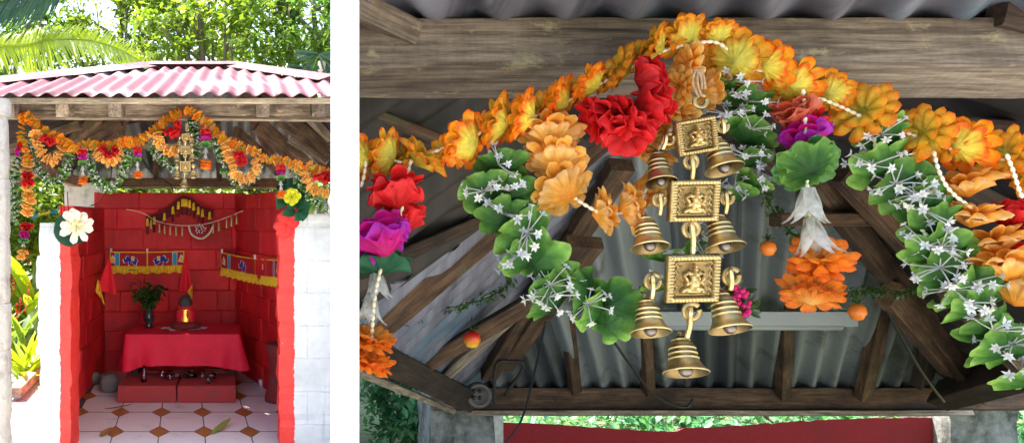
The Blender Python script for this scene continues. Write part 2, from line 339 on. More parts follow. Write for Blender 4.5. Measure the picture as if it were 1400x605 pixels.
# ---------------------------------------------------------------- mesh helper
class MB:
    def __init__(s): s.v, s.f, s.m, s.a, s.cur = [], [], [], [], 0
    def vert(s, p, a=0.5): s.v.append(tuple(p)); s.a.append(a); return len(s.v) - 1
    def face(s, idx, m=None): s.f.append(tuple(idx)); s.m.append(s.cur if m is None else m)
    def grid(s, fn, nu, nv, wrap=False, attr=None, m=None):
        base = len(s.v)
        cu = nu if wrap else nu + 1
        for j in range(nv + 1):
            for i in range(cu):
                u, w = i / nu, j / nv
                s.vert(fn(u, w), attr(u, w) if attr else 0.5)
        for j in range(nv):
            for i in range(nu):
                a = base + j * cu + i; b = base + j * cu + (i + 1) % cu
                s.face((a, b, b + cu, a + cu), m)
    def box(s, lo, hi, m=None, mat=None):
        x0, y0, z0 = lo; x1, y1, z1 = hi
        ps = [Vector(p) for p in ((x0,y0,z0),(x1,y0,z0),(x1,y1,z0),(x0,y1,z0),(x0,y0,z1),(x1,y0,z1),(x1,y1,z1),(x0,y1,z1))]
        if mat is not None: ps = [mat @ p for p in ps]
        b = len(s.v)
        for p in ps: s.vert(p, 1.0)
        for f in ((0,3,2,1),(4,5,6,7),(0,1,5,4),(1,2,6,5),(2,3,7,6),(3,0,4,7)): s.face([b + i for i in f], m)
    def tube(s, pts, r, n=6, attr=1.0, m=None, cap=True):
        pts = [Vector(p) for p in pts]
        rs = r if isinstance(r, (list, tuple)) else [r] * len(pts)
        base = len(s.v); up = None
        for i, p in enumerate(pts):
            t = (pts[min(i + 1, len(pts) - 1)] - pts[max(i - 1, 0)])
            if t.length < 1e-9: t = Vector((0, 0, 1))
            t.normalize()
            if up is None: up = Vector((0, 0, 1)) if abs(t.z) < 0.9 else Vector((1, 0, 0))
            x = t.cross(up)
            if x.length < 1e-6: x = t.cross(Vector((1, 0, 0)))
            x.normalize(); y = x.cross(t).normalized(); up = y
            for k in range(n):
                a = 2 * math.pi * k / n
                s.vert(p + x * math.cos(a) * rs[i] + y * math.sin(a) * rs[i], attr)
        for i in range(len(pts) - 1):
            for k in range(n):
                a = base + i * n + k; b = base + i * n + (k + 1) % n
                s.face((a, b, b + n, a + n), m)
        if cap:
            s.face([base + k for k in range(n)][::-1], m); e = base + (len(pts) - 1) * n
            s.face([e + k for k in range(n)], m)
    def ball(s, c, r, n=10, k=6, mat=None, attr=1.0, m=None):
        c = Vector(c); rr = Vector(r) if isinstance(r, (tuple, list, Vector)) else Vector((r, r, r))
        def fn(u, w):
            th, ph = 2 * math.pi * u, math.pi * (w * 0.98 + 0.01)
            q = Vector((rr.x * math.sin(ph) * math.cos(th), rr.y * math.sin(ph) * math.sin(th), rr.z * math.cos(ph)))
            if mat is not None: q = mat @ q
            return c + q
        s.grid(fn, n, k, True, lambda u, w: attr, m)
    def lathe(s, prof, n=24, mat=None, attrs=None, m=None):
        base = len(s.v)
        for j, (r, z) in enumerate(prof):
            for i in range(n):
                a = 2 * math.pi * i / n; p = Vector((r * math.cos(a), r * math.sin(a), z))
                s.vert(mat @ p if mat is not None else p, attrs[j] if attrs else 1.0)
        for j in range(len(prof) - 1):
            for i in range(n):
                a = base + j * n + i; b = base + j * n + (i + 1) % n
                s.face((a, b, b + n, a + n), m)
    def mesh(s, name, mats, smooth=True):
        me = bpy.data.meshes.new(name); me.from_pydata(s.v, [], s.f)
        for m_ in mats: me.materials.append(m_)
        me.polygons.foreach_set('material_index', s.m)
        me.polygons.foreach_set('use_smooth', [smooth] * len(s.f))
        at = me.attributes.new('rad', 'FLOAT', 'POINT'); at.data.foreach_set('value', s.a)
        me.update(); return me
    def build(s, name, mats, parent=None, smooth=True, loc=None):
        if not isinstance(mats, (list, tuple)): mats = [mats]
        if loc is not None: s.v = [tuple(Vector(p) - Vector(loc)) for p in s.v]
        return link(name, s.mesh(name, mats, smooth), parent, Matrix.Translation(loc) if loc is not None else None)

def link(name, me, parent=None, mw=None):
    o = bpy.data.objects.new(name, me); COL.objects.link(o)
    if parent is not None:
        o.parent = parent; o.matrix_parent_inverse = PW[parent.name].inverted()
    if mw is not None: o.matrix_basis = mw
    PW[o.name] = mw.copy() if mw is not None else Matrix.Identity(4)
    return o
PW = {}
def empty(name, loc, label=None, cat=None, group=None):
    o = bpy.data.objects.new(name, None); COL.objects.link(o)
    o.empty_display_size = 0.05
    o.location = loc; PW[o.name] = Matrix.Translation(loc)
    if label: tag(o, label, cat, group)
    return o
def tag(o, label=None, cat=None, group=None, kind=None):
    if label: o['label'] = label
    if cat: o['category'] = cat
    if group: o['group'] = group
    if kind: o['kind'] = kind
    return o

def bar(name, A, B, w, h, mat, parent=None, up=(0, 0, 1), bev=0.004, warp=0.0):
    """squared timber from A to B; w across, h along 'up'; grain along local x"""
    A, B = Vector(A), Vector(B); L = (B - A).length; x = (B - A).normalized()
    y = Vector(up).cross(x).normalized(); z = x.cross(y).normalized()
    mw = Matrix((( x.x, y.x, z.x, (A.x+B.x)/2), (x.y, y.y, z.y, (A.y+B.y)/2), (x.z, y.z, z.z, (A.z+B.z)/2), (0,0,0,1)))
    mb = MB(); n = max(2, int(L / 0.12)); ring = []
    cs = [(-w/2+bev, -h/2), (w/2-bev, -h/2), (w/2, -h/2+bev), (w/2, h/2-bev), (w/2-bev, h/2), (-w/2+bev, h/2), (-w/2, h/2-bev), (-w/2, -h/2+bev)]
    seed = U(0, 100)
    for i in range(n + 1):
        xx = -L/2 + L*i/n
        row = []
        for k, (a, b) in enumerate(cs):
            q = noise.noise(Vector((xx*4 + seed, k*0.7, 0))) * min(w, h) * (0.03 + warp)
            row.append(mb.vert((xx, a + q*(1 if a > 0 else -1), b + q*0.6), 1))
        ring.append(row)
    for i in range(n):
        for k in range(8):
            mb.face((ring[i][k], ring[i][(k+1) % 8], ring[i+1][(k+1) % 8], ring[i+1][k]))
    mb.face(ring[0][::-1]); mb.face(ring[-1])
    return link(name, mb.mesh(name, [mat], False), parent, mw)

def axis_matrix(c, ax, r, spin=0.0):
    z = Vector(ax).normalized(); t = Vector((0, 0, 1)) if abs(z.z) < 0.95 else Vector((1, 0, 0))
    x = t.cross(z).normalized(); y = z.cross(x)
    rot = Matrix(((x.x, y.x, z.x), (x.y, y.y, z.y), (x.z, y.z, z.z))).to_4x4()
    return Matrix.Translation(c) @ rot @ Matrix.Rotation(spin, 4, 'Z') @ Matrix.Scale(r, 4)

def img_axis(ang, tau):
    a, t = R(ang), R(tau)
    return Vector((math.cos(a) * math.cos(t), -math.sin(t), math.sin(a) * math.cos(t)))

# ---------------------------------------------------------------- flower prototypes (radius 1, front = +z)
def petals(mb, n, r0, r1, z0, rise, puff, width, curl=0.0, rnd=None, m=0, nv=6, nu=4, droop=0.0, ph=0.0, notch=0.0, a0=0.15, a1=1.0):
    rnd = rnd or random; nv = nv + 2
    for k in range(n):
        th = 2 * math.pi * (k + ph) / n + rnd.uniform(-0.12, 0.12)
        L = (r1 - r0) * rnd.uniform(0.86, 1.08); wd = width * rnd.uniform(0.9, 1.1)
        rz = rise + rnd.uniform(-0.12, 0.12); tw = rnd.uniform(-0.25, 0.25)
        def fn(u, w):
            s = u * 2 - 1; w = 1 - (1 - w) ** 2.0
            prof = (0.42 + 0.58 * math.sin(w / 0.78 * 1.5708) ** 1.6) if w < 0.78 else max(0.0, 1 - ((w - 0.78) / 0.226) ** 2.6) ** (1 / 2.0)
            hw = wd * prof
            rr = r0 + L * w - 0.06 * L * s * s * w - notch * L * max(0, w - 0.8) * (1 - abs(s)) * 2
            z = z0 + rz * w * L + puff * (0.5 - 1.1 * s * s) * math.sin(math.pi * min(1, 0.12 + w * 0.85)) - puff * 0.5 * max(0, w - .7) * 2 + curl * w ** 3 + tw * s * w * 0.3 * L - droop * w * w
            x, y = rr, s * hw
            return (x * math.cos(th) - y * math.sin(th), x * math.sin(th) + y * math.cos(th), z)
        mb.grid(fn, nu, nv, False, lambda u, w: a0 + (a1 - a0) * max(w, 0.75 * abs(u * 2 - 1) * w + 0.25 * w), m)

def cup(mb, lobes, r, depth, rnd, m=0, ruff=0.06, scal=0.10, nr=7, arc=2 * math.pi, start=0.0, r0=0.02, fold=0.0, powr=1.0, a0=0.0, a1=1.0):
    nth = lobes * 8; phs = [rnd.uniform(0, 6.28) for _ in range(3)]; amps = [rnd.uniform(0.82, 1.08) for _ in range(lobes + 1)]
    full = arc > 6.2
    def fn(u, w):
        th = start + u * arc; lob = (u * lobes) % 1.0; am = amps[int(u * lobes) % lobes]
        if full: am = amps[int(u * lobes) % lobes]
        sc = abs(math.sin(math.pi * lob)) ** 0.6
        rr = r0 + (r * (1 - scal * (1 - sc) * (w ** 2.5) * 2.2) * (1 + (am - 1) * sc * w) - r0) * w
        z = -depth * (1 - w ** powr) + ruff * w * w * math.sin(2 * math.pi * u * lobes + phs[0]) + ruff * 1.3 * w * w * math.sin(u * 6.283 * 2 + phs[1]) + ruff * 0.8 * w ** 3 * math.sin(u * 6.283 * 5 + phs[2])
        x, y = rr * math.cos(th), rr * math.sin(th)
        z += fold * abs(y) 
        z += 0.035 * w * math.cos(2 * math.pi * u * lobes * 2)
        return (x, y, z)
    mb.grid(fn, nth, nr, full, lambda u, w: a0 + (a1 - a0) * w, m)

def proto(kind, seed):
    rnd = random.Random(seed); mb = MB()
    if kind == 'marigold':
        cup(mb, 9, 0.86, 0.42, rnd, 1, 0.07, 0.12, nr=9)
        petals(mb, 11, 0.30, 1.10, 0.0, 0.22, 0.20, 0.235, -0.08, rnd, 0, nu=5, a0=.1)
        petals(mb, 8, 0.15, 0.80, 0.09, 0.45, 0.18, 0.215, 0.03, rnd, 0, ph=0.5, a0=.05, a1=0.95, nu=5)
        mats = [M['orange'], M['yellow']]
    elif kind == 'peach':
        cup(mb, 10, 0.86, 0.48, rnd, 0, 0.07, 0.10, nr=9)
        petals(mb, 11, 0.28, 1.10, 0.0, 0.20, 0.20, 0.235, -0.08, rnd, 0, nu=5)
        petals(mb, 9, 0.15, 0.76, 0.08, 0.5, 0.17, 0.20, 0.03, rnd, 0, ph=0.5)
        mats = [M['peach']]
    elif kind == 'deep':
        cup(mb, 10, 0.84, 0.45, rnd, 0, 0.08, 0.12)
        petals(mb, 11, 0.25, 1.06, 0.0, 0.45, 0.20, 0.23, -0.05, rnd, 0)
        petals(mb, 10, 0.2, 0.98, -0.12, 0.0, 0.18, 0.22, -0.1, rnd, 0, ph=0.5)
        petals(mb, 8, 0.12, 0.72, 0.08, 0.75, 0.17, 0.20, 0.03, rnd, 0, ph=0.5, a1=0.6)
        mats = [M['deep']]
    elif kind in ('red', 'salmon', 'magenta'):
        cup(mb, 7, 1.0, 0.60, rnd, 0, 0.14, 0.10, nr=9)
        cup(mb, 6, 0.88, 0.50, rnd, 0, 0.18, 0.12, nr=9, start=0.4)
        cup(mb, 5, 0.66, 0.30, rnd, 0, 0.20, 0.12, nr=8, start=0.9, a0=0.1, a1=0.9)
        petals(mb, 8, 0.1, 1.0, -0.05, 0.45, 0.14, 0.32, -0.10, rnd, 0, nu=5); petals(mb, 7, 0.1, 0.8, 0.0, 0.9, 0.14, 0.28, -0.05, rnd, 0, nu=5, ph=.4)
        mats = [M[kind]]
    elif kind == 'calyx':
        cup(mb, 9, 0.98, 0.45, rnd, 1, 0.07, 0.09)
        petals(mb, 11, 0.35, 1.05, -0.02, 0.25, 0.18, 0.235, -0.08, rnd, 0)
        cup(mb, 7, 0.75, 0.35, rnd, 1, 0.10, 0.09)
        mats = [M['pale_green'], M['green']]
    elif kind == 'leaf':
        cup(mb, 6, 1.14, 0.50, rnd, 0, 0.10, 0.19, nr=11, powr=1.25)
        mats = [M['green']]
    elif kind == 'darkcalyx':
        cup(mb, 7, 1.0, 0.40, rnd, 0, 0.12, 0.10); petals(mb, 7, 0.2, 1.0, 0, 0.1, 0.1, 0.35, 0, rnd)
        mats = [M['dark_green']]
    elif kind == 'sheer':     # hanging bell of five long sheer petals, opening toward +z
        for k in range(5):
            th = 2 * math.pi * k / 5 + rnd.uniform(-.15, .15); flare = rnd.uniform(0.35, 0.75)
            def fn(u, w):
                s = u * 2 - 1
                hw = 0.32 * (0.55 + 0.6 * math.sin(math.pi * min(1, w * 0.95 + 0.12))) * (1 - w ** 4)
                rr = 0.14 + 0.30 * math.sin(min(1, w * 1.4) * 1.57) + flare * w ** 3
                z = 1.75 * w - 0.2 * w ** 4; x, y = rr - 0.12 * s * s, s * hw
                return (x * math.cos(th) - y * math.sin(th), x * math.sin(th) + y * math.cos(th), z)
            mb.grid(fn, 4, 8, False, lambda u, w: w)
        mats = [M['sheer']]
    elif kind == 'spray':     # white star blossoms on stalks fanned from the string
        ns = 9
        for k in range(ns):
            th = 2 * math.pi * k / ns + rnd.uniform(-.3, .3); el = rnd.uniform(-0.05, 0.55); L = rnd.uniform(0.45, 0.95)
            d = Vector((math.cos(th) * math.cos(el), math.sin(th) * math.cos(el), math.sin(el)))
            mid = d * L * 0.55 + Vector((0, 0, rnd.uniform(-.03, .05)))
            mb.tube([(0, 0, 0), mid, d * L], [0.028, 0.018, 0.026], 5, 0.3)
            x = d.cross(Vector((0, 0, 1))).normalized(); y = d.cross(x)
            c = d * L; sp = rnd.uniform(0, 6)
            for q in range(6):
                a = sp + q * 2 * math.pi / 6 + rnd.uniform(-.15, .15)
                o = x * math.cos(a) + y * math.sin(a); w = x * -math.sin(a) + y * math.cos(a); l = rnd.uniform(0.14, 0.24)
                b = len(mb.v)
                for p_, at_ in ((c, .2), (c + o * l * .5 + w * .048 + d * .07, .8), (c + o * l + d * rnd.uniform(.02, .14), 1), (c + o * l * .5 - w * .048 + d * .07, .8)):
                    mb.vert(p_, at_)
                mb.face((b, b + 1, b + 2, b + 3))
        mats = [M['white_petal']]
    return mb.mesh(kind, mats)

PROTO = {k: [proto(k, 11 * i + hash_ ) for i in range(n)] for hash_, (k, n) in enumerate([
    ('marigold', 5), ('peach', 4), ('deep', 3), ('red', 4), ('salmon', 2), ('magenta', 2), ('calyx', 2), ('leaf', 5), ('darkcalyx', 1), ('sheer', 2), ('spray', 5)])}
PNAME = {'marigold': 'marigold', 'peach': 'marigold', 'deep': 'marigold', 'red': 'blossom', 'salmon': 'blossom', 'magenta': 'blossom',
         'calyx': 'calyx', 'leaf': 'leaf', 'darkcalyx': 'calyx', 'sheer': 'bellflower', 'spray': 'blossom_spray'}
def flower(kind, parent, px, py, d, r, ang=90, tau=-20, flat=1.0):
    """one flower of r pixels at depth d, front facing image angle ang and tilted tau towards the camera"""
    me = random.choice(PROTO[kind])
    rr = r / F * d
    mw = axis_matrix(P(px, py, d), img_axis(ang + U(-6, 6), tau + U(-6, 6)), rr, U(0, 6.28)) @ Matrix.Diagonal((1, 1, flat, 1))
    return link(PNAME[kind], me, parent, mw)

def spline(pts, n):
    out = []; pts = [Vector(p) for p in pts]; q = [pts[0]] + pts + [pts[-1]]
    for i in range(len(pts) - 1):
        a, b, c, d = q[i], q[i+1], q[i+2], q[i+3]
        for k in range(n):
            t = k / n
            out.append(0.5 * ((2*b) + (c-a)*t + (2*a-5*b+4*c-d)*t*t + (3*b-a-3*c+d)*t**3))
    out.append(pts[-1]); return out
def resample(pts, step):
    out = [pts[0].copy()]; acc = 0; last = pts[0]
    for p in pts[1:]:
        seg = (p - last).length
        while acc + seg >= step and seg > 0:
            t = (step - acc) / seg; last = last.lerp(p, t); out.append(last.copy()); seg = (p - last).length; acc = 0
        acc += seg; last = p
    return out
def beads(parent, path, L, r, mat=None, n=6, k=4, thread=True):
    """seed beads threaded along a world-space path, one mesh"""
    pts = resample(path, L); mb = MB()
    for a, b in zip(pts, pts[1:]):
        mid = (a + b) / 2; z = (b - a).normalized()
        if z.length < .5: continue
        mm = axis_matrix(Vector((0, 0, 0)), z, 1)
        mb.ball(mid, (r, r, L * 0.54), n, k, mm)
    if thread: mb.tube(pts, r * 0.25, 3)
    return mb.build('bead_string', mat or M['bead'], parent)
def P3(l, d): return [P(a, b, d if len(c) == 0 else c[0]) for a, b, *c in l]

# ================================================================= SETTING
def plane(name, x0, x1, y0, y1, z, mat, n=1):
    mb = MB(); mb.grid(lambda u, w: (x0 + (x1 - x0) * u, y0 + (y1 - y0) * w, z), n, n)
    return tag(mb.build(name, mat), kind='structure')
plane('ground', -150, 150, -150, 250, -0.03, M['ground'])
# pebbled path left of the shrine
mb = MB(); pts = [P(-60, 640, 1), P(60, 640, 1)]
def on_floor(px, py, z=0.0):
    d = F * (EYE - z) / (py - CY); return P(px, py, d)
fl = [on_floor(x, y, -0.02) for x, y in ((-260, 700), (90, 700), (95, 500), (80, 455), (30, 455), (10, 520), (-90, 560))]
for p in fl: mb.vert(p)
mb.face(range(len(fl))); tag(mb.build('path', M['path']), kind='structure')

BOUNCE_PAVE = simple('pale_bounce_paving', (0.50, 0.48, 0.44), 0.9, 0.15, 3)  # pale so the added slabs throw sunlight upward
plane('bounce_apron', 0.62, 6.0, -5.0, 1.0, -0.015, BOUNCE_PAVE)  # unseen slab added to bounce sunlight up at the bell garland
plane('bounce_apron', -3.5, 0.62, -5.0, 4.55, -0.015, BOUNCE_PAVE)  # unseen slab added to bounce sunlight into the shrine front
# tiled floor inside the shrine: white cut-corner tiles, brown diamonds
SLX = (252 - CX) / F
def fp(i, j, ox=0, oy=0):      # lattice point, world
    y = 5.386 + 0.545 * j + oy; x0 = (279.5 - CX) / F * 5.386
    return Vector((x0 + 0.303 * i + SLX * (y - 5.386) + ox, y, 0.0))
mb = MB()
g = 0.0035; hx, hy = 0.066, 0.130
for i in range(-7, 5):
    for j in range(-2, 6):
        a = fp(i, j); q = [fp(i, j, hx + g, g*2), fp(i + 1, j, -hx - g, g*2), fp(i + 1, j, -g, hy + g*2), fp(i + 1, j + 1, -g, -hy - g*2),
                fp(i + 1, j + 1, -hx - g, -g*2), fp(i, j + 1, hx + g, -g*2), fp(i, j + 1, g, -hy - g*2), fp(i, j, g, hy + g*2)]
        if a.x > 0.46 or a.x < -1.36: continue
        b = len(mb.v)
        for p in q: mb.vert((p.x, p.y, 0.004 + U(0, .0008)))
        mb.face(range(b, b + 8), 0)
        b = len(mb.v)
        for p in (fp(i, j, hx, 0), fp(i, j, 0, hy), fp(i, j, -hx, 0), fp(i, j, 0, -hy)): mb.vert((p.x, p.y, 0.0045))
        mb.face((b, b + 3, b + 2, b + 1), 1)
mb.box((-1.30, 4.6, -0.1), (0.62, 8.3, 0.0), 2)
for cx in (128, 362):
    p = on_floor(cx, 618); b = len(mb.v)
    for dx, dy in ((-.16, -.1), (.16, -.1), (.16, .12), (-.16, .12)): mb.vert((p.x + dx, p.y + dy, 0.0085))
    mb.face((b, b+1, b+2, b+3), 1)
fo = mb.build('floor', [M['tile_white'], M['tile_brown'], M['grout']], smooth=False); tag(fo, kind='structure')

# dividing wall, its front edge toward the camera
WS = (471.5 - CX) / F
mb = MB(); t = 0.0133; d0, d1 = 0.75, 12.5
dirv = Vector((WS, 1, 0)).normalized(); nrm = Vector((dirv.y, -dirv.x, 0))
a0 = Vector((WS * d0, d0, 0)); b0 = Vector((WS * d1, d1, 0))
q = [Vector(((452 - CX) / F * d0, d0, 0)), Vector(((491 - CX) / F * d0, d0, 0)), b0 + nrm * t, b0 - nrm * t]
b = 0
for z in (-0.05, 2.4):
    for p in q: mb.vert((p.x, p.y, z if z < 0 or p.y < 2 else 1.5))
for f in ((0, 3, 2, 1), (4, 5, 6, 7), (0, 1, 5, 4), (1, 2, 6, 5), (2, 3, 7, 6), (3, 0, 4, 7)): mb.face(f)
tag(mb.build('partition_wall', M['white_wall'], smooth=False), 'narrow bright white upright wall edge between the red shrine and the bell garland', 'wall')

# ================================================================= LEFT SHRINE
shrine = empty('shrine', (-0.4, 6.4, 0), 'small open fronted shrine of red painted blocks under a faded pink red corrugated roof', 'shrine')
def block_wall(name, A, B, zt, mat, parent, course=0.19, bw=0.43, thick=0.12, depth_side=1):
    """wall of painted blocks from A to B (xy), top zt; blocks are slightly out of line"""
    A, B = Vector((*A, 0)), Vector((*B, 0)); x = (B - A).normalized(); n = Vector((x.y, -x.x, 0)) * depth_side
    L = (B - A).length; mb = MB(); z = 0; row = 0
    def q(s, o, z): p = A + x * s + n * o; return (p.x, p.y, z)
    def bx(s0, s1, z0, z1, o, back):
        bv = 0.006; b = len(mb.v)
        for (s, oo, zz) in ((s0,back,z0),(s1,back,z0),(s1,back,z1),(s0,back,z1),(s0,o-bv,z0),(s1,o-bv,z0),(s1,o-bv,z1),(s0,o-bv,z1),(s0+bv,o,z0+bv),(s1-bv,o+U(-.003,.003),z0+bv),(s1-bv,o,z1-bv),(s0+bv,o+U(-.003,.003),z1-bv)):
            mb.vert(q(s, oo, zz))
        for f in ((0,1,5,4),(1,2,6,5),(2,3,7,6),(3,0,4,7),(4,5,9,8),(5,6,10,9),(6,7,11,10),(7,4,8,11),(8,9,10,11),(3,2,1,0)): mb.face([b+i for i in f])
    bx(0, L, 0, zt - 0.004, -0.007, -thick)
    while z < zt - 0.03:
        z1 = min(zt, z + course * U(0.96, 1.04)); s = -bw * (0.5 if row % 2 else 0) + U(-.05, .05)
        while s < L:
            e = s + bw * U(0.9, 1.1)
            if min(L, e) - max(0, s) > 0.02: bx(max(0, s) + .002, min(L, e) - .002, z + .002, z1 - .002, U(0.0, .009), -0.02)
            s = e
        z = z1; row += 1
    return mb.build(name, mat, parent, smooth=False)
def xy(px, d): return ((px - CX) / F * d, d)
A_, B_, C_, D_ = xy(103, 6.2), xy(143, 7.52), xy(322, 7.66), xy(392, 6.2)
block_wall('block_wall', (B_[0]-.1, B_[1]-.002+.012), (C_[0]+.1, C_[1]+.014), 1.675, M['red_wall'], shrine)
block_wall('block_wall', A_, (B_[0], B_[1]), 1.53, M['red_wall'], shrine)
block_wall('block_wall', (C_[0], C_[1]), D_, 1.65, M['red_wall'], shrine)
# side walls between pillars and the rear hexagon
block_wall('side_wall', xy(92, 5.2), A_, 1.36, M['red_wall'], shrine)
block_wall('side_wall', D_, xy(404, 5.22), 1.36, M['red_wall'], shrine)
# white posts at the wall corners
def post(name, px0, px1, d, depth, z0, z1, mat, parent, jag=0.0):
    x0, x1 = (px0 - CX) / F * d, (px1 - CX) / F * d
    mb = MB(); nx, nz = 6, max(4, int((z1 - z0) / 0.08)); c = (x0 + x1) / 2
    loc = (c, d, 0)
    # four faces as noisy grids sharing corners
    def ring(z):
        pts = []
        for (sx, sy, ex, ey) in ((x0, d, x1, d), (x1, d, x1, d + depth), (x1, d + depth, x0, d + depth), (x0, d + depth, x0, d)):
            for k in range(nx):
                t = k / nx; px_, py_ = sx + (ex - sx) * t, sy + (ey - sy) * t
                v = Vector((px_ * 9, py_ * 9, z * 7)); 
                q = noise.noise(v) * jag
                # mortar notch every 0.2 m
                cx_, cy_ = c, d + depth / 2
                dv = Vector((px_ - cx_, py_ - cy_, 0)).normalized()
                pts.append(Vector((px_, py_, z)) + dv * q)
        return pts
    rows = []
    for j in range(nz + 1):
        z = z0 + (z1 - z0) * j / nz
        rows.append([mb.vert(p) for p in ring(z)])
    N = 4 * nx
    for j in range(nz):
        for k in range(N): mb.face((rows[j][k], rows[j][(k+1) % N], rows[j+1][(k+1) % N], rows[j+1][k]))
    mb.face(rows[-1]); mb.face(rows[0][::-1])
    return mb.build(name, mat, parent, smooth=False, loc=loc)
post('corner_post', 88, 137, 7.55, 0.22, 0, 1.765, M['old_white'], shrine, 0.012)
post('corner_post', 373, 381, 6.9, 0.12, 0, 1.655, M['white_wall'], shrine, 0.003)
# front pillars: white faces with red-painted inner edge
def px_x(px, d): return (px - CX) / F * d
wl = px_x(107, 4.9) - px_x(52, 4.9)
M['pill_l'] = pillar_mat('left_pillar_paint', px_x(82, 4.9) - (px_x(54, 4.9) + px_x(97, 4.9)) / 2, 1)
M['pill_r'] = pillar_mat('right_pillar_paint', px_x(403, 4.9) - (px_x(380, 4.9) + px_x(466, 4.9)) / 2, -1)
# pillars built as courses of blocks
def pillar(px0, px1, d, depth, z1, mat, steps):
    x0, x1 = px_x(px0, d), px_x(px1, d); c = (x0 + x1) / 2; mb = MB(); z = 0; k = 0
    while z < z1 - 0.02:
        e = min(z1, z + 0.2); o = U(-.006, .006); s = steps[k % len(steps)]
        n = 5
        for j in range(n):   # noisy slab ring
            za, zb = z + (e - z) * j / n, z + (e - z) * (j + 1) / n
            inset0 = 0.004 if j == 0 else 0; inset1 = 0.004 if j == n - 1 else 0
            def cr(zz, ins):
                r_ = []
                for (xx, yy) in ((x0 - s + o, d), ((x0+x1)/2, d), (x1 + o, d), (x1 + o, d + depth), (x0 - s + o, d + depth)):
                    q = noise.noise(Vector((xx * 12, yy * 12, zz * 14))) * 0.010
                    r_.append(Vector((xx + q + (ins if xx < c else -ins), yy + q + ins, zz)))
                return r_
            A = [mb.vert(p) for p in cr(za, inset0)]; B = [mb.vert(p) for p in cr(zb, inset1)]
            for i in range(5): mb.face((A[i], A[(i+1) % 5], B[(i+1) % 5], B[i]))
            if j == n - 1: mb.face(B)
        z = e; k += 1
    return mb.build('pillar', mat, shrine, smooth=False, loc=(c, d, 0))
pillar(54, 97, 4.9, 0.26, 1.40, M['pill_l'], [0.0, 0.008, 0.0, 0.012, 0.004, 0.02])
pillar(381, 464, 4.9, 0.26, 1.455, M['pill_r'], [0])

# ---- left roof
roofL = shrine
def z_roof(y): return 2.10 + (y - 4.4) * (0.49 / 1.8)
WLN = lambda y: WS * y - 0.03
def hipL(x): # y of hip edge on the left / right for a given x
    return 6.2 + (x + 0.705 + 0.0) * (1.15 / 0.81)
xl, xr = px_x(205, 6.2), px_x(322, 6.2)
sl = (1.15 / 0.81)
def ytop(x):
    if x < xl: return 6.2 - (xl - x) * sl
    if x > xr: return 6.2 - (x - xr) * 1.6
    return 6.2
mb = MB()
nx = 300; X0, X1 = -1.95, 0.62
def cz(x, ph=0): return 0.0115 * math.sin(2 * math.pi * x / 0.100 + ph)
rows = 10; grid = []
for i in range(nx + 1):
    x = X0 + (X1 - X0) * i / nx; yt = ytop(x)
    sheet = int((x + 3) / 0.8)
    y0 = 4.4 + 0.09 * noise.noise(Vector((sheet * 3.37 + .5, 0.3, 0))) + (0.10 if x > 0.42 else 0) * 0
    if yt < y0 + .05: grid.append(None); continue
    col = []
    for j in range(rows + 1):
        y = y0 + (yt - y0) * j / rows
        if x > WLN(y): y = max(y, (x + 0.03) / WS) if x + 0.03 <= WS * yt else yt
        col.append((x, y, z_roof(y) + cz(x) + (.007 if sheet % 2 else 0) + 0.004 * noise.noise(Vector((x * 2, y * 2, 1)))))
    grid.append(col)
for off, fl_ in ((0, 0), (-0.004, 1)):
    ids = []
    for col in grid: ids.append([mb.vert((a, b_, c + off)) for a, b_, c in col] if col else None)
    for i in range(nx):
        if ids[i] and ids[i+1]:
            for j in range(rows):
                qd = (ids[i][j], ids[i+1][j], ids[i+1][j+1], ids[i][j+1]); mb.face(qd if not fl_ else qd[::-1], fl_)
    if off == 0: top_ids = ids
bot_ids = ids
for i in range(nx):
    if top_ids[i] and top_ids[i+1]:
        mb.face((top_ids[i][0], bot_ids[i][0], bot_ids[i+1][0], top_ids[i+1][0]), 0)
mb.build('roof_sheet', [M['roof_red'], M['roof_dark']], shrine)
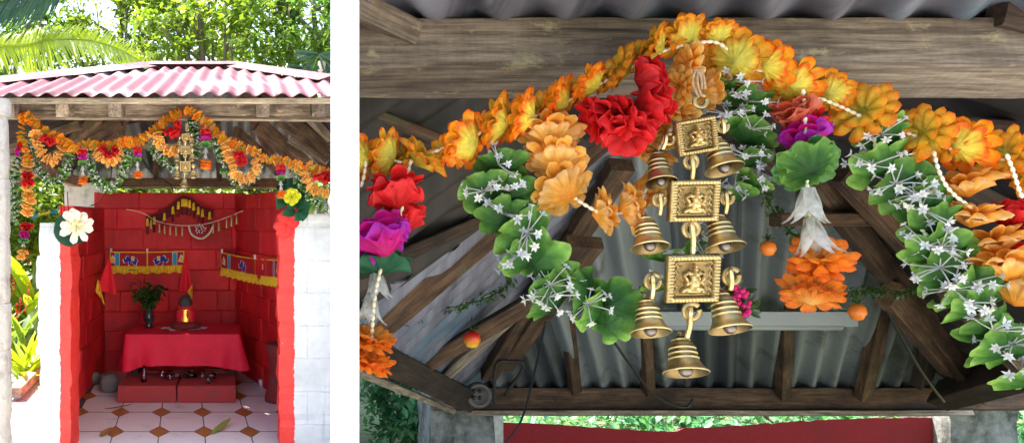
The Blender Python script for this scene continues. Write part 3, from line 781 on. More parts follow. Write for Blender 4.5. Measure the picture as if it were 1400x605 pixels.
# other three slopes (rear and sides)
def slope(name, pa, pb, pc, pd, mats, parent, wl_=0.11, amp=0.016, n=None, thick=0.004, along=None, grow=1.0):
    """corrugated sheet: eave pa->pb, top pd->pc; ridges run from eave to top"""
    pa, pb, pc, pd = map(Vector, (pa, pb, pc, pd)); L = (pb - pa).length
    ex = (pb - pa).normalized(); nrm = (pb - pa).cross(pd - pa)
    if nrm.length < 1e-9: nrm = (pb - pa).cross(pc - pa)
    nrm.normalize(); ey = nrm.cross(ex)
    if nrm.z < 0: nrm = -nrm
    poly = [((p - pa).dot(ex), (p - pa).dot(ey)) for p in (pa, pb, pc, pd)]
    if along is not None:
        al = Vector(along); al = (al - nrm * al.dot(nrm)).normalized(); ca, sa = al.dot(ex), al.dot(ey)
        poly = [(a - b / sa * ca, b / sa) for a, b in poly]; ey = al
    gx, gy = sum(p[0] for p in poly) / 4, sum(p[1] for p in poly) / 4
    poly = [(gx + (a - gx) * grow, gy + (b - gy) * grow) for a, b in poly]
    s0, s1 = min(p[0] for p in poly), max(p[0] for p in poly); nu = int((s1 - s0) / wl_ * 10); mb = MB(); cols = []
    for i in range(nu + 1):
        s_ = s0 + (s1 - s0) * (i + .001) / (nu + .002); ts = []
        for a, b in zip(poly, poly[1:] + poly[:1]):
            if (a[0] - s_) * (b[0] - s_) <= 0 and abs(a[0] - b[0]) > 1e-9: ts.append(a[1] + (b[1] - a[1]) * (s_ - a[0]) / (b[0] - a[0]))
        cols.append((s_, min(ts), max(ts)) if len(ts) > 1 else None)
    cols = [c for c in cols if c]
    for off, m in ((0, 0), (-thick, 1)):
        base = len(mb.v)
        for s_, ta, tb_ in cols:
            for j in range(7):
                t_ = ta + (tb_ - ta) * j / 6; q = noise.noise(Vector((s_ * 1.5, t_ * 2, 3))) * .004
                mb.vert(pa + ex * s_ + ey * t_ + nrm * (amp * math.sin(2 * math.pi * s_ / wl_) + off + q * .3), s_)
        for i in range(len(cols) - 1):
            for j in range(6): a = base + i*7 + j; mb.face((a, a+7, a+8, a+1), m)
    return mb.build(name, mats, parent)
RL, RR = Vector((xl, 6.2, z_roof(6.2))), Vector((xr, 6.2, z_roof(6.2)))
bl, br = Vector((-1.75, 8.0, 1.80)), Vector((0.93, 8.0, 1.80))
fl0, fr0 = Vector((-1.93, 4.45, 2.09)), Vector((0.53, 4.45, 2.09))
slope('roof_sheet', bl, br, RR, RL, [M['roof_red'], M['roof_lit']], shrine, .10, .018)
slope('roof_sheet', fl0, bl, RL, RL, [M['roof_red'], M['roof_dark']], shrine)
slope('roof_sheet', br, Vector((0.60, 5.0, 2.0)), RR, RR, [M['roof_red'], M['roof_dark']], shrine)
# ridge cap
mb = MB()
capline = [Vector((X0+.02, ytop(X0+.02), z_roof(ytop(X0+.02)) + .02)), RL + Vector((0, 0, .028)), RR + Vector((0, 0, .028)), Vector((0.60, ytop(0.60), z_roof(ytop(0.60)) + .02))]
for a, b_ in zip(capline, capline[1:]):
    d_ = (b_ - a).normalized(); side = Vector((d_.y, -d_.x, 0)).normalized()
    b = len(mb.v)
    for p in (a, b_):
        for s_, dz in ((0.13, -0.025), (0, 0.022), (-0.13, -0.03)):
            mb.vert(p + side * s_ + Vector((0, 0, dz)))
    mb.face((b, b+3, b+4, b+1)); mb.face((b+1, b+4, b+5, b+2))
mb.build('ridge_cap', M['roof_red'], shrine, smooth=False)

# beams and rafters (left)
bar('front_beam', P(-40, 148, 4.83), P(453, 151, 4.83), 0.14, 0.092, M['wood_front'], shrine)
bar('beam_lip', P(-40, 161.2, 4.75), P(453, 164.8, 4.75), 0.03, 0.014, M['wood_pale'], shrine)
bar('fascia', Vector((-1.9, 4.50, 2.083)), Vector((0.53, 4.50, 2.083)), 0.025, 0.032, M['wood_pale'], shrine)
for px, w in ((16, 17), (89, 18), (160, 17), (359, 19), (434, 19)):
    x = px_x(px, 4.68); y0 = 4.60
    x2 = x * 0.55 - 0.17
    bar('rafter', (x, y0, 2.055), (x, 4.775, 2.09), 0.075, 0.10, M['wood_front'], shrine)
    xe = max(min(x2, xr), xl)
    bar('rafter', (x, 4.9, 2.11), (xe, 6.1, 2.46), 0.05, 0.09, M['wood_mid'], shrine)
# hip rafters and inner struts seen between beam and rear sheet
def rb(p1, p2, w, h, mat): bar('rafter', P(*p1), P(*p2), w, h, M[mat], shrine)
for p1, p2, w, h, mt in (
    ((20, 245, 6.6), (165, 165, 6.3), .05, .10, 'wood_mid'), ((75, 215, 6.6), (135, 160, 5.6), .05, .08, 'wood_mid'),
    ((120, 215, 6.9), (180, 150, 6.3), .05, .09, 'wood_mid'), ((10, 205, 5.4), (110, 170, 5.3), .04, .06, 'wood_mid'),
    ((163, 240, 7.3), (168, 165, 6.6), .05, .07, 'wood_mid'), ((213, 244, 7.75), (215, 160, 6.8), .05, .06, 'wood_mid'),
    ((300, 246, 7.75), (297, 165, 6.8), .05, .06, 'wood_mid'), ((322, 180, 6.2), (385, 235, 6.9), .05, .09, 'wood_mid'),
    ((352, 170, 5.9), (430, 238, 6.1), .06, .12, 'wood_mid'), ((345, 155, 6.2), (380, 235, 6.9), .05, .08, 'wood_mid'),
    ((385, 160, 5.4), (452, 212, 5.5), .06, .11, 'wood_mid'), ((128, 170, 6.5), (215, 158, 6.6), .05, .07, 'wood_dark'),
    ((395, 190, 5.7), (448, 222, 5.7), .05, .05, 'wood_pale'), ((425, 163, 5.2), (452, 190, 5.25), .05, .05, 'wood_pale')):
    rb(p1, p2, w, h, mt)
bar('rear_beam', P(100, 249, 7.75), P(400, 250, 7.75), 0.08, 0.085, M['wood_mid'], shrine)
bar('rear_batten', P(100, 256.5, 7.70), P(400, 257.5, 7.70), 0.03, 0.014, M['wood_pale'], shrine)
bar('side_beam', P(18, 222, 5.2), P(110, 250, 7.7), 0.07, 0.09, M['wood_pale'], shrine)
# pale conduit tube
mb = MB(); mb.tube([P(196, 200, 7.0), P(310, 198, 7.0)], 0.028, 8); mb.build('batten_tube', M['pvc'], shrine)
# black cables
def cable(pts, r, label, d=None, seg=8, mat='black'):
    mb = MB(); mb.tube(spline([P(*p) for p in pts], seg), r, 6)
    return tag(mb.build('cable', M[mat]), label, 'cable', 'black electric cables')
cable([(193, 215, 6.4), (210, 238, 6.6), (232, 251, 7.0), (236, 262, 7.2)], .006, 'black cable sagging from the conduit to the rear beam of the red shrine')
cable([(153, 222, 6.5), (150, 250, 6.9), (136, 275, 7.2), (124, 281, 7.2)], .005, 'thin black cable dropping beside the white corner post of the red shrine')

# stone post at far left, near
mb = MB(); random.seed(5)
z = 0.0; k = 0
while z < 2.06:
    e = z + U(.24, .40); e = min(e, 2.06); c = P(-4, 400, 4.3); w = .066 + U(-.003, .004)
    o = U(-.006, .006)
    def fn(u, v_, z=z, e=e, w=w, o=o):
        th = 2 * math.pi * u; rr = w * (1 - 0.10 * abs(2 * v_ - 1) ** 6)
        sq = max(abs(math.cos(th)), abs(math.sin(th))); rr = rr * (0.55 + 0.45 / sq)
        q = noise.noise(Vector((math.cos(th) * 1.5, math.sin(th) * 1.5, (z + (e - z) * v_) * 9))) * .012
        return (c.x + o + (rr + q) * math.cos(th), c.y + (rr + q) * math.sin(th), z + (e - z) * v_)
    mb.grid(fn, 24, 8, True)
    z = e
tag(mb.build('stone_post', M['stone']), 'pale stacked stone post at the edge of the path', 'post')

# ---- altar furniture
TZ = 0.48
tb = empty('altar_table', P(250, 480, 6.9), 'low altar table hidden beneath the crimson cloth', 'table')
tb.location.z = 0; PW[tb.name] = Matrix.Translation(tb.location)
txl, txr = px_x(172, 6.6), px_x(326, 6.6)
mb = MB(); mb.box((txl, 6.62, TZ - .03), (txr, 7.2, TZ - .004)); mb.build('tabletop', M['wood_dark'], tb, smooth=False)
for sx in (txl + .06, txr - .06):
    for sy in (6.68, 7.12): bar('leg', (sx, sy, 0.004), (sx, sy, TZ - .03), .05, .05, M['wood_dark'], tb, up=(0, 1, 0))
# cloth
mb = MB()
cl_l, cl_r = px_x(171, 6.6), px_x(327, 6.6)
def cloth(u, w):
    # u around perimeter 0..1 (front + sides), w 0 inner, 1 hem
    pass
cx0, cx1, cy0, cy1 = cl_l, cl_r, 6.60, 7.23
per = []
seg = 160
def perim(s):
    Lx, Ly = cx1 - cx0, cy1 - cy0; T = 2 * (Lx + Ly); t_ = s * T
    if t_ < Lx: return Vector((cx0 + t_, cy0, 0)), Vector((0, -1, 0))
    t_ -= Lx
    if t_ < Ly: return Vector((cx1, cy0 + t_, 0)), Vector((1, 0, 0))
    t_ -= Ly
    if t_ < Lx: return Vector((cx1 - t_, cy1, 0)), Vector((0, 1, 0))
    t_ -= Lx
    return Vector((cx0, cy1 - t_, 0)), Vector((-1, 0, 0))
cc = Vector(((cx0 + cx1) / 2, (cy0 + cy1) / 2, 0))
ringz = [(-1.0, TZ + .002), (-.5, TZ + .0025), (-.06, TZ + .003), (0.0, TZ + .002), (.02, TZ - .006)] + [(k / 8, None) for k in range(1, 9)]
rows = []
for lv, zz in ringz:
    row = []
    for i in range(seg):
        p, n_ = perim(i / seg)
        if lv < 0: q = p.lerp(cc, -lv * .98); row.append(mb.vert((q.x, q.y, zz + .002 * noise.noise(q * 7)))); continue
        corner = min((p - Vector((a, b_, 0))).length for a in (cx0, cx1) for b_ in (cy0, cy1))
        drop = 0.245 + 0.045 * math.exp(-(corner / .12) ** 2)
        amp = 0.012 + 0.03 * math.exp(-(corner / .15) ** 2)
        f = lv if zz is None else 0.01
        wv = math.sin(i / seg * 6.283 * 14 + 1.3 * math.sin(i * .11)) * amp * f ** 1.2
        q = p + n_ * (0.006 + 0.035 * f + wv)
        if corner < .1: q += (p - cc).normalized() * 0.03 * f * (1 - corner / .1)
        row.append(mb.vert((q.x, q.y, zz if zz is not None else TZ - .006 - drop * f)))
    rows.append(row)
for a, b_ in zip(rows, rows[1:]):
    for i in range(seg): mb.face((a[i], a[(i+1) % seg], b_[(i+1) % seg], b_[i]))
tag(mb.build('tablecloth', M['cloth_red']), 'crimson red cloth draped over the altar table', 'tablecloth')

# red steps
def step_block(px0, px1, label):
    d = 6.22; x0, x1 = px_x(px0, d), px_x(px1, d)
    t_ = empty('concrete_step', ((x0 + x1) / 2, d + .24, 0.004))
    tag(t_, label, 'step')
    mb = MB()
    def ring(z, ins): return [mb.vert((x, y, z)) for x, y in ((x0 + ins, d + ins), (x1 - ins, d + ins), (x1 - ins, d + .52 - ins), (x0 + ins, d + .52 - ins))]
    r = [ring(.006, .004), ring(.02, 0), ring(.128, 0), ring(.138, .008)]
    for a, b_ in zip(r, r[1:]):
        for i in range(4): mb.face((a[i], a[(i+1) % 4], b_[(i+1) % 4], b_[i]))
    mb.face(r[-1]); mb.build('block', M['red_block'], t_, smooth=False)
    return t_
step_block(161, 240.5, 'dull red painted concrete block before the altar with a clear bottle on it')
step_block(242.5, 322, 'dull red painted concrete block before the altar nearer the white cup')
# lace doily
mb = MB(); c = P(252, 449, 6.95); c.z = TZ + .007
def dfn(u, w):
    th = u * 6.2832; r_ = w * (1 + .06 * math.sin(th * 14) * w) * .19
    return (c.x + r_ * 1.02 * math.cos(th), c.y + .13 / .19 * r_ * math.sin(th), c.z + .004 * math.sin(th * 7) * w)
mb.grid(dfn, 84, 4, True); tag(mb.build('doily', M['lace']), 'white lace doily under the black idol on the crimson cloth', 'doily')
# idol
idol = empty('idol', (c.x + .01, c.y, TZ + .008), 'small dark stone idol wrapped in red cloth with a gold band', 'statue')
S = 6.95 / F
def L(prof, cpos, n=20): return prof, Matrix.Translation(cpos)
base = Vector((c.x + .01, c.y, TZ + .012))
mb = MB(); mb.lathe([(0, 0), (22*S*.95, 0), (22*S, 3*S), (17*S, 7*S), (13*S, 8*S), (0, 8*S)], 20, Matrix.Translation(base)); mb.build('base', M['drum'], idol)
mb = MB(); mb.lathe([(13*S, 8*S), (14*S, 16*S), (12.5*S, 24*S), (9*S, 31*S), (0, 31*S)], 24, Matrix.Translation(base) @ Matrix.Diagonal((.95, .8, 1, 1)))
for v_i in range(len(mb.v)):
    x_, y_, z_ = mb.v[v_i]; a = math.atan2(y_ - base.y, x_ - base.x); k_ = 1 + .05 * math.sin(a * 9); mb.v[v_i] = (base.x + (x_ - base.x) * k_, base.y + (y_ - base.y) * k_, z_)
mb.build('robe', M['cloth_red'], idol)
mb = MB(); mb.grid(lambda u, w: (base.x + (13.6*S - .04*S*(w*18)) * .97 * math.sin((u - .42) * 1.1), base.y - (13.9*S - 2.6*S*w) * .86 * math.cos((u - .42) * 1.1), base.z + (9 + 17*w)*S), 10, 4)
mb.lathe([(13.2*S, 24*S), (13.4*S, 25*S), (12.4*S, 26*S)], 20, Matrix.Translation(base) @ Matrix.Diagonal((.97, .84, 1, 1))); mb.build('gold_band', M['gold'], idol)
mb = MB(); mb.lathe([(8.5*S, 29*S), (9.5*S, 33*S), (8.5*S, 38*S), (5.5*S, 42*S), (2*S, 44*S), (0, 44.3*S)], 16, Matrix.Translation(base)); 
for k in range(8):
    a = k * .785; mb.ball(base + Vector((8.6*S*math.cos(a), 8.6*S*math.sin(a), 32.5*S)), 1.8*S, 6, 4)
mb.build('head', M['idol'], idol)
# vase and sprig
vc = P(203.5, 447, 7.0); vc.z = TZ + .004; S2 = 7.0 / F
mb = MB(); mb.lathe([(0, 0), (5.5*S2, 0), (5.8*S2, 2*S2), (4.2*S2, 5*S2), (7*S2, 11*S2), (7.6*S2, 15*S2), (6*S2, 21*S2), (4*S2, 25*S2), (3.6*S2, 28*S2), (5.6*S2, 32*S2), (4.8*S2, 32*S2), (3*S2, 28*S2), (3*S2, 10*S2), (0, 8*S2)], 20, Matrix.Translation(vc))
tag(mb.build('vase', M['vase']), 'dark glass vase with a pinched neck on the altar cloth', 'vase')
def leaf_shape(mb, base, d, up, L, w, m=0, bend=.2, nseg=4):
    d = Vector(d).normalized(); s = d.cross(Vector(up))
    if s.length < 1e-4: s = d.cross(Vector((1, 0, 0)))
    s.normalize(); n_ = s.cross(d); b = len(mb.v)
    for i in range(nseg + 1):
        t_ = i / nseg; ww = w * math.sin(math.pi * min(1, .08 + t_ * .92)) ** .8 * (1 if i < nseg else 0)
        c_ = Vector(base) + d * L * t_ - n_ * bend * L * t_ * t_
        mb.vert(c_ - s * ww + n_ * ww * .3, t_); mb.vert(c_, t_); mb.vert(c_ + s * ww + n_ * ww * .3, t_)
    for i in range(nseg):
        a = b + i * 3; mb.face((a, a+1, a+4, a+3), m); mb.face((a+1, a+2, a+5, a+4), m)
sp = empty('leafy_sprig', vc + Vector((0, 0, 29*S2)), 'sprig of dark green leaves standing in the dark glass vase', 'plant')
mb = MB(); mbl = MB(); random.seed(9)
for k in range(11):
    a = U(0, 6.28); top = vc + Vector((U(-20, 22)*S2, U(-12, 12)*S2, U(38, 60)*S2))
    if k == 0: top = vc + Vector((-16*S2, 0, 78*S2))
    if k == 1: top = vc + Vector((-20*S2, 0, 62*S2))
    pth = spline([vc + Vector((0, 0, 22*S2)), vc + Vector((0, 0, 32*S2)), top], 5); mb.tube(pth, .0025, 4)
    for q_ in range(18 if k > 1 else 14):
        p = pth[int(U(4, len(pth) - .01))]; leaf_shape(mbl, p, (U(-1, 1), U(-1, .6), U(-.5, .8)), (0, -.4, 1), (U(8, 13) if k > 1 else 14)*S2, U(3, 4.5)*S2 if k > 1 else 1.4*S2)
mb.build('stem', M['green_leafy'], sp); mbl.build('leaves', M['green_leafy'], sp)

# bottles and glasses on the red steps
def glassware(name, px, py, d, zb, prof, label, cat, lay=None, s=1.0):
    c = P(px, py, d); c.z = zb
    m_ = Matrix.Translation(c)
    if lay is not None: m_ = Matrix.Translation(c + Vector((0, 0, prof_max(prof) * s))) @ Matrix.Rotation(lay, 4, 'Z') @ Matrix.Rotation(R(90), 4, 'X')
    mb = MB(); mb.lathe([(r_ * s, z * s) for r_, z in prof], 18, m_)
    return tag(mb.build(name, M['glass']), label, cat, 'clear glassware on the red steps')
def prof_max(p): return max(a for a, b_ in p)
BOT = [(0, 0), (.022, 0), (.024, .01), (.024, .075), (.018, .095), (.011, .11), (.011, .135), (.009, .135), (.009, .11), (.015, .094), (.021, .074), (.021, .006), (0, .005)]
GOB = [(0, 0), (.03, 0), (.03, .003), (.004, .007), (.004, .05), (.02, .06), (.034, .085), (.036, .11), (.031, .135), (.029, .135), (.034, .11), (.032, .087), (.018, .063), (0, .056)]
TUM = [(0, 0), (.026, 0), (.034, .09), (.032, .09), (.024, .004), (0, .004)]
SZ = .139
glassware('glass_bottle', 197, 519, 6.36, SZ, BOT, 'clear glass bottle standing on the red step below the vase', 'bottle', s=.95)
for i, (px, d, nm, pr, la, lb) in enumerate((
    (222, 6.55, 'wine_glass', GOB, .6, 'clear stemmed glass lying on the red step beside the bottle'),
    (233, 6.42, 'wine_glass', GOB, 2.4, 'clear stemmed glass lying at the gap between the two red steps'),
    (256, 6.5, 'tumbler', TUM, 1.9, 'clear tumbler lying on its side under the altar below the idol'),
    (265, 6.6, 'wine_glass', GOB, -.5, 'clear stemmed glass lying behind the tumbler on the red step'),
    (276, 6.5, 'wine_glass', GOB, 1.2, 'clear stemmed glass lying right of the tumbler on the red step'),
    (284, 6.36, 'tumbler', TUM, .2, 'small clear tumbler at the front edge of the red step'))):
    glassware(nm, px, 510, d, SZ, pr, lb, 'glass', la, .85)

# grey stone, drum stool, cup, dry leaves
def rock(name, px, py, d, r3, mat, label, seed=1, cat='stone'):
    c = P(px, py, d); c.z = r3[2] * .8; mb = MB()
    def fn(u, w):
        th, ph = 2*math.pi*u, math.pi*(w*.98+.01); v_ = Vector((math.sin(ph)*math.cos(th), math.sin(ph)*math.sin(th), math.cos(ph)))
        mx = max(abs(v_.x), abs(v_.y), abs(v_.z)); k_ = .62 + .38 / mx * .8
        k_ *= 1 + .12 * noise.noise(v_ * 1.7 + Vector((seed, 0, 0)))
        return c + Vector((v_.x*r3[0]*k_, v_.y*r3[1]*k_, max(-r3[2]*.8+.006, v_.z*r3[2]*k_)))
    mb.grid(fn, 20, 12, True); return tag(mb.build(name, mat), label, cat)
rock('grey_stone', 149, 515, 6.65, (.085, .08, .085), M['grey_stone'], 'rough grey stone on the tiles left of the red steps', 3)
rock('grey_stone', 128, 518, 6.95, (.07, .06, .06), M['concrete'], 'small pale broken stone at the foot of the left wall', 8)
sc = P(381, 540, 6.0); sc.z = .004
sc.y = 6.3; sc.x = px_x(384, 6.3)
mb = MB(); k_ = 6.3/F
mb.lathe([(0, 0), (22*k_, 0), (22*k_, 6*k_), (18*k_, 22*k_), (15*k_, 42*k_), (17*k_, 58*k_), (21*k_, 72*k_), (21*k_, 78*k_), (0, 78*k_)], 24, Matrix.Translation(sc))
tag(mb.build('stool', M['drum']), 'dark red waisted stool behind the right pillar', 'stool')
cu = P(359, 523, 6.85); cu.z = .005
mb = MB(); mb.lathe([(0, 0), (.02, 0), (.034, .02), (.036, .045), (.03, .06), (.026, .06), (.03, .045), (0, .02)], 16, Matrix.Translation(cu))
tag(mb.build('cup', M['lace']), 'small white cup on the tiles by the right wall', 'cup')
def floor_leaf(px, py, ang, L_, w, mat, label):
    p = on_floor(px, py); p.z = .009; mb = MB(); d_ = Vector((math.cos(ang), math.sin(ang), .02))
    leaf_shape(mb, p, d_, (0, 0, 1), L_, w, bend=-.12, nseg=6)
    return tag(mb.build('fallen_leaf', mat), label, 'leaf')
floor_leaf(143, 560, .15, .22, .018, M['dead_leaf'], 'long dry brown leaf on the tiles in front of the red steps')
floor_leaf(138, 598, 1.3, .16, .03, M['dead_leaf'], 'curled dry brown leaf on the tiles near the left pillar')
floor_leaf(290, 594, 1.15, .30, .03, simple('green_fallen_leaf', (.22, .28, .05), .6), 'pale green fallen leaf on the white tiles')

# ---- banners
def banner(pl, label, up_px, n_el):
    """pl: list of top-edge pixels (px, py, d); width in pixels up_px"""
    top = spline([P(*p) for p in pl], 14); 
    t_ = empty('wall_banner', top[len(top)//2], label, 'banner', 'elephant banners on the red wall')
    Ls = [0]
    for a, b_ in zip(top, top[1:]): Ls.append(Ls[-1] + (b_ - a).length)
    T = Ls[-1]; Hh = up_px / F * pl[0][2]
    def at(s, h, off=0.0):       # s along 0..T, h down 0..1
        s = max(0, min(T - 1e-6, s)); i = next(k for k in range(len(Ls) - 1) if Ls[k+1] >= s)
        f = (s - Ls[i]) / max(1e-9, Ls[i+1] - Ls[i]); p = top[i].lerp(top[i+1], f); dv = (top[i+1] - top[i]).normalized()
        dn = Vector((dv.z * .0, 0, -1)); nn = dv.cross(Vector((0, 0, 1))).normalized()
        if nn.y > 0: nn = -nn
        return p + dn * Hh * h + nn * (off + .004 * math.sin(s * 30))
    mb = MB(); mb.grid(lambda u, w: at(u * T, w), 60, 4); mb.build('cloth', M['ban_red'], t_)
    def poly(mbx, pts, off, m=0):
        b = len(mbx.v)
        c = (sum(p[0] for p in pts)/len(pts), sum(p[1] for p in pts)/len(pts)); mbx.vert(at(c[0], c[1], off))
        for p in pts: mbx.vert(at(p[0], p[1], off))
        n_ = len(pts)
        for i in range(n_): mbx.face((b, b+1+i, b+1+(i+1) % n_), m)
    mbd = MB()
    # mats: 0 blue 1 white 2 sky 3 yellow 4 green
    EL = [(-.95,.35),(-.8,.05),(-.45,-.12),(0,-.18),(.35,-.1),(.5,-.35),(.78,-.42),(1.0,-.25),(1.12,.1),(1.28,.3),(1.4,.05),(1.52,.12),(1.42,.5),(1.2,.62),(1.0,.45),(.85,.3),(.65,.42),(.62,.95),(.38,.95),(.32,.5),(0,.42),(-.4,.5),(-.42,.95),(-.68,.95),(-.75,.5)]
    asp = Hh
    def shape(base, cx_, cy_, sc_, flip, off, m, grow=1.0):
        poly(mbd, [(cx_ + (a*flip)*sc_*grow*asp*.34, cy_ + b_*sc_*grow*.40) for a, b_ in base], off, m)
    W = T / n_el
    for k in range(n_el):
        c0 = (k + .45) * W; fl_ = 1 if k % 2 == 0 else 1
        if n_el == 2: fl_ = -1 if k == 0 else 1; c0 = T * (.30 if k == 0 else .66)
        if n_el == 2: fl_ *= -1; fl_ = -fl_
        shape(EL, c0, .44, 1.15, fl_, .003, 1, 1.13); shape(EL, c0, .44, 1.15, fl_, .0045, 0)
        shape([(-.35,-.3),(.15,-.32),(.18,.3),(-.35,.3)], c0, .44, 1.15, fl_, .006, 1, 1.1); shape([(-.3,-.25),(.12,-.26),(.14,.22),(-.3,.22)], c0, .44, 1.15, fl_, .0075, 3)
        shape([(0,-.6),(.25,-.3),(.1,.5),(-.3,.1)], c0 + fl_*asp*.62, .58, .7, 1, .003, 4)
        shape([(.0,-.12),(.12,-.1),(.1,.06),(0,.05)], c0 + fl_*asp*.26, .30, .8, 1, .0065, 1)
    bars = (.10, .87) if n_el == 2 else (.42, .70)
    for s_ in bars:
        poly(mbd, [(T*s_-.024, .06), (T*s_+.024, .06), (T*s_+.022, .94), (T*s_-.022, .94)], .003, 1); poly(mbd, [(T*s_-.018, .08), (T*s_+.018, .08), (T*s_+.018, .92), (T*s_-.018, .92)], .0045, 2)
    for s_ in ((.035, .955) if n_el == 2 else (.56,)):
        poly(mbd, [(T*s_-.03, .7), (T*s_, .2), (T*s_+.03, .45), (T*s_+.03, .8)], .003, 1); poly(mbd, [(T*s_-.02, .65), (T*s_, .3), (T*s_+.02, .5), (T*s_+.02, .73)], .0045, 3)
    mbd.build('print', [M['ban_blue'], M['ban_white'], M['ban_sky'], M['flag_yellow'], M['ban_green']], t_, smooth=False)
    mb = MB()
    mb.grid(lambda u, w: at(u * T, -.03 + .07 * w, .006), 60, 1); mb.grid(lambda u, w: at(u * .012, w, .006), 1, 4); mb.grid(lambda u, w: at(T - .012 + u * .012, w, .006), 1, 4)
    if n_el == 2: mb.grid(lambda u, w: at(T*.5 - .005 + u * .012, w, .006), 1, 4)
    mb.build('piping', M['flag_yellow'], t_)
    mb = MB(); fr = random.Random(4)
    def ff(u, w):
        s = u * T; a = .5 + .5 * math.sin(s * 190 + 3 * math.sin(s * 13))
        p = at(s, .95 + w * (.50 + .05 * math.sin(s * 60)), .003 + a * .016 * (w + .2)); return p + Vector((0, 0, 0))
    mb.grid(ff, 260, 4); mb.build('frill', M['flag_yellow'], t_)
    for s_ in (.02, .5 if n_el == 2 else .75):
        mb = MB(); p = at(T * s_, -.10, .008); mb.box(p - Vector((.009, .006, .012)), p + Vector((.009, .006, .022))); mb.build('clip', M['ban_white'], t_, smooth=False)
    return t_
def wd(px, wall, off=.035):
    """depth of a wall line at pixel column px"""
    (x0, y0), (x1, y1) = wall; k_ = (px - CX) / F
    t_ = (k_ * y0 - x0) / ((x1 - x0) - k_ * (y1 - y0)); return y0 + (y1 - y0) * t_ - off
WB, WL_, WR = (B_, C_), (A_, B_), (C_, D_)
banner([(150, 344, wd(150, WB)), (200, 344.5, wd(200, WB)), (252, 343, wd(252, WB))], 'red elephant banner with golden frill hanging above the vase', 20, 2)
banner([(303, 345, wd(303, WB, .05)), (345, 353, wd(345, WR)), (383, 355, wd(383, WR))], 'red elephant banner with golden frill sagging beside the right pillar', 21, 2)
# pennants
def pennant(tri, ytri, d, label):
    t_ = empty('pennant', P(*tri[0], d), label, 'flag')
    def sheet(nm, pts, dd, mat):
        mb = MB(); a, b_, c_ = [P(x, y, dd) for x, y in pts]
        for off in (0, .006):
            def fn(u, w):
                p = a.lerp(b_.lerp(c_, u), w); return p + Vector((0, -.018 * math.sin(u * 9) * w - off, 0))
            mb.grid(fn, 12, 10)
        mb.build(nm, mat, t_)
    sheet('cloth', tri, d, M['flag_red']); sheet('tip', ytri, d - .02, M['flag_yellow'])
pennant([(150, 350), (131, 396), (160, 402)], [(134, 380), (130, 396), (144, 417)], wd(131, WL_, .08), 'red pennant with yellow corner draped from the left end of the elephant banner')
pennant([(254, 343), (243, 398), (264, 398)], [(263, 388), (256, 398), (263, 410)], wd(254, WB, .09), 'red pennant with yellow tip hanging beside the idol below the banner end')

# ---- toran of yellow tassels (maroon arch) and string of little bells
tor = empty('tassel_hanging', P(253, 272, 7.5), 'maroon arch shaped hanging with golden yellow tassels on the red rear wall', 'wall hanging')
dW = 7.5
arch = spline([P(200, 297, dW), P(225, 289, dW), P(246, 272, dW), (P(253, 270, dW)), P(262, 273, dW), P(275, 283, dW), P(292, 289, dW)], 8)
mb = MB(); mb.tube(arch, .012, 6); 
lo = [p + Vector((0, .01, -.05 - .05 * math.sin(i / len(arch) * 3.14))) for i, p in enumerate(arch)]
mb.grid(lambda u, w: arch[int(u * (len(arch)-1))].lerp(lo[int(u * (len(arch)-1))], w), len(arch) - 1, 2)
mb.build('band', M['maroon'], tor)
for i in range(13):
    p = arch[int((i + .3) / 13 * (len(arch)-1))] + Vector((0, -.015, -.01))
    mb = MB(); mb.lathe([(.002, 0), (.012, -.01), (.014, -.05), (.017, -.075), (0, -.075)], 8, Matrix.Translation(p)); o_ = mb.build('tassel', M['flag_yellow'], tor)
    mb = MB(); mb.lathe([(.012, -.075), (.014, -.11), (.010, -.15), (0, -.15)], 8, Matrix.Translation(p)); mb.build('tassel_end', M['maroon'] if i % 2 else M['drum'], o_)
bs = empty('bell_string', P(250, 307, 7.42), 'thin string of small brass bells and a looped bead strand on the red rear wall', 'bell string')
sp_ = spline([P(173, 286, 7.4), P(195, 291, 7.4), P(215, 302, 7.4), P(245, 308, 7.4), P(280, 306, 7.4), P(310, 297, 7.4), P(334, 287, 7.3)], 8)
beads(bs, sp_, .016, .005, M['bead_pale'])
for i, px in enumerate((206, 218, 226, 234, 242, 251, 293, 301, 310, 318, 325)):
    p = min(sp_, key=lambda q: abs(CX + q.x / q.y * F - px)) + Vector((0, -.012, 0))
    mb = MB(); k_ = .0067
    mb.tube([p, p + Vector((0, 0, -5*k_))], .004, 5)
    mb.lathe([(.3*k_, -3*k_), (1.6*k_, -5*k_), (1.3*k_, -8*k_), (1.9*k_, -12*k_), (2.6*k_, -15.5*k_), (2.2*k_, -15.6*k_), (0, -13*k_)], 10, Matrix.Translation(p))
    mb.ball(p + Vector((0, 0, -4*k_)), 1.5*k_, 8, 5)
    mb.build('bell', [M['old_brass']], bs)
mb = MB(); mb.tube(spline([P(258, 308, 7.4), P(262, 320, 7.38), P(275, 326, 7.38), (P(286, 319, 7.38)), P(292, 307, 7.4)], 8), .009, 6); mb.build('bead_loop', M['bead_pale'], bs)
mb = MB()
for i in range(16):
    a = i * 2.4; r_ = 1.6 + 1.6 * math.sqrt(i); mb.ball(P(274 + r_ * math.cos(a), 313 + r_ * .8 * math.sin(a), 7.42), .008, 6, 4)
mb.build('bead_cluster', M['lace'], bs)

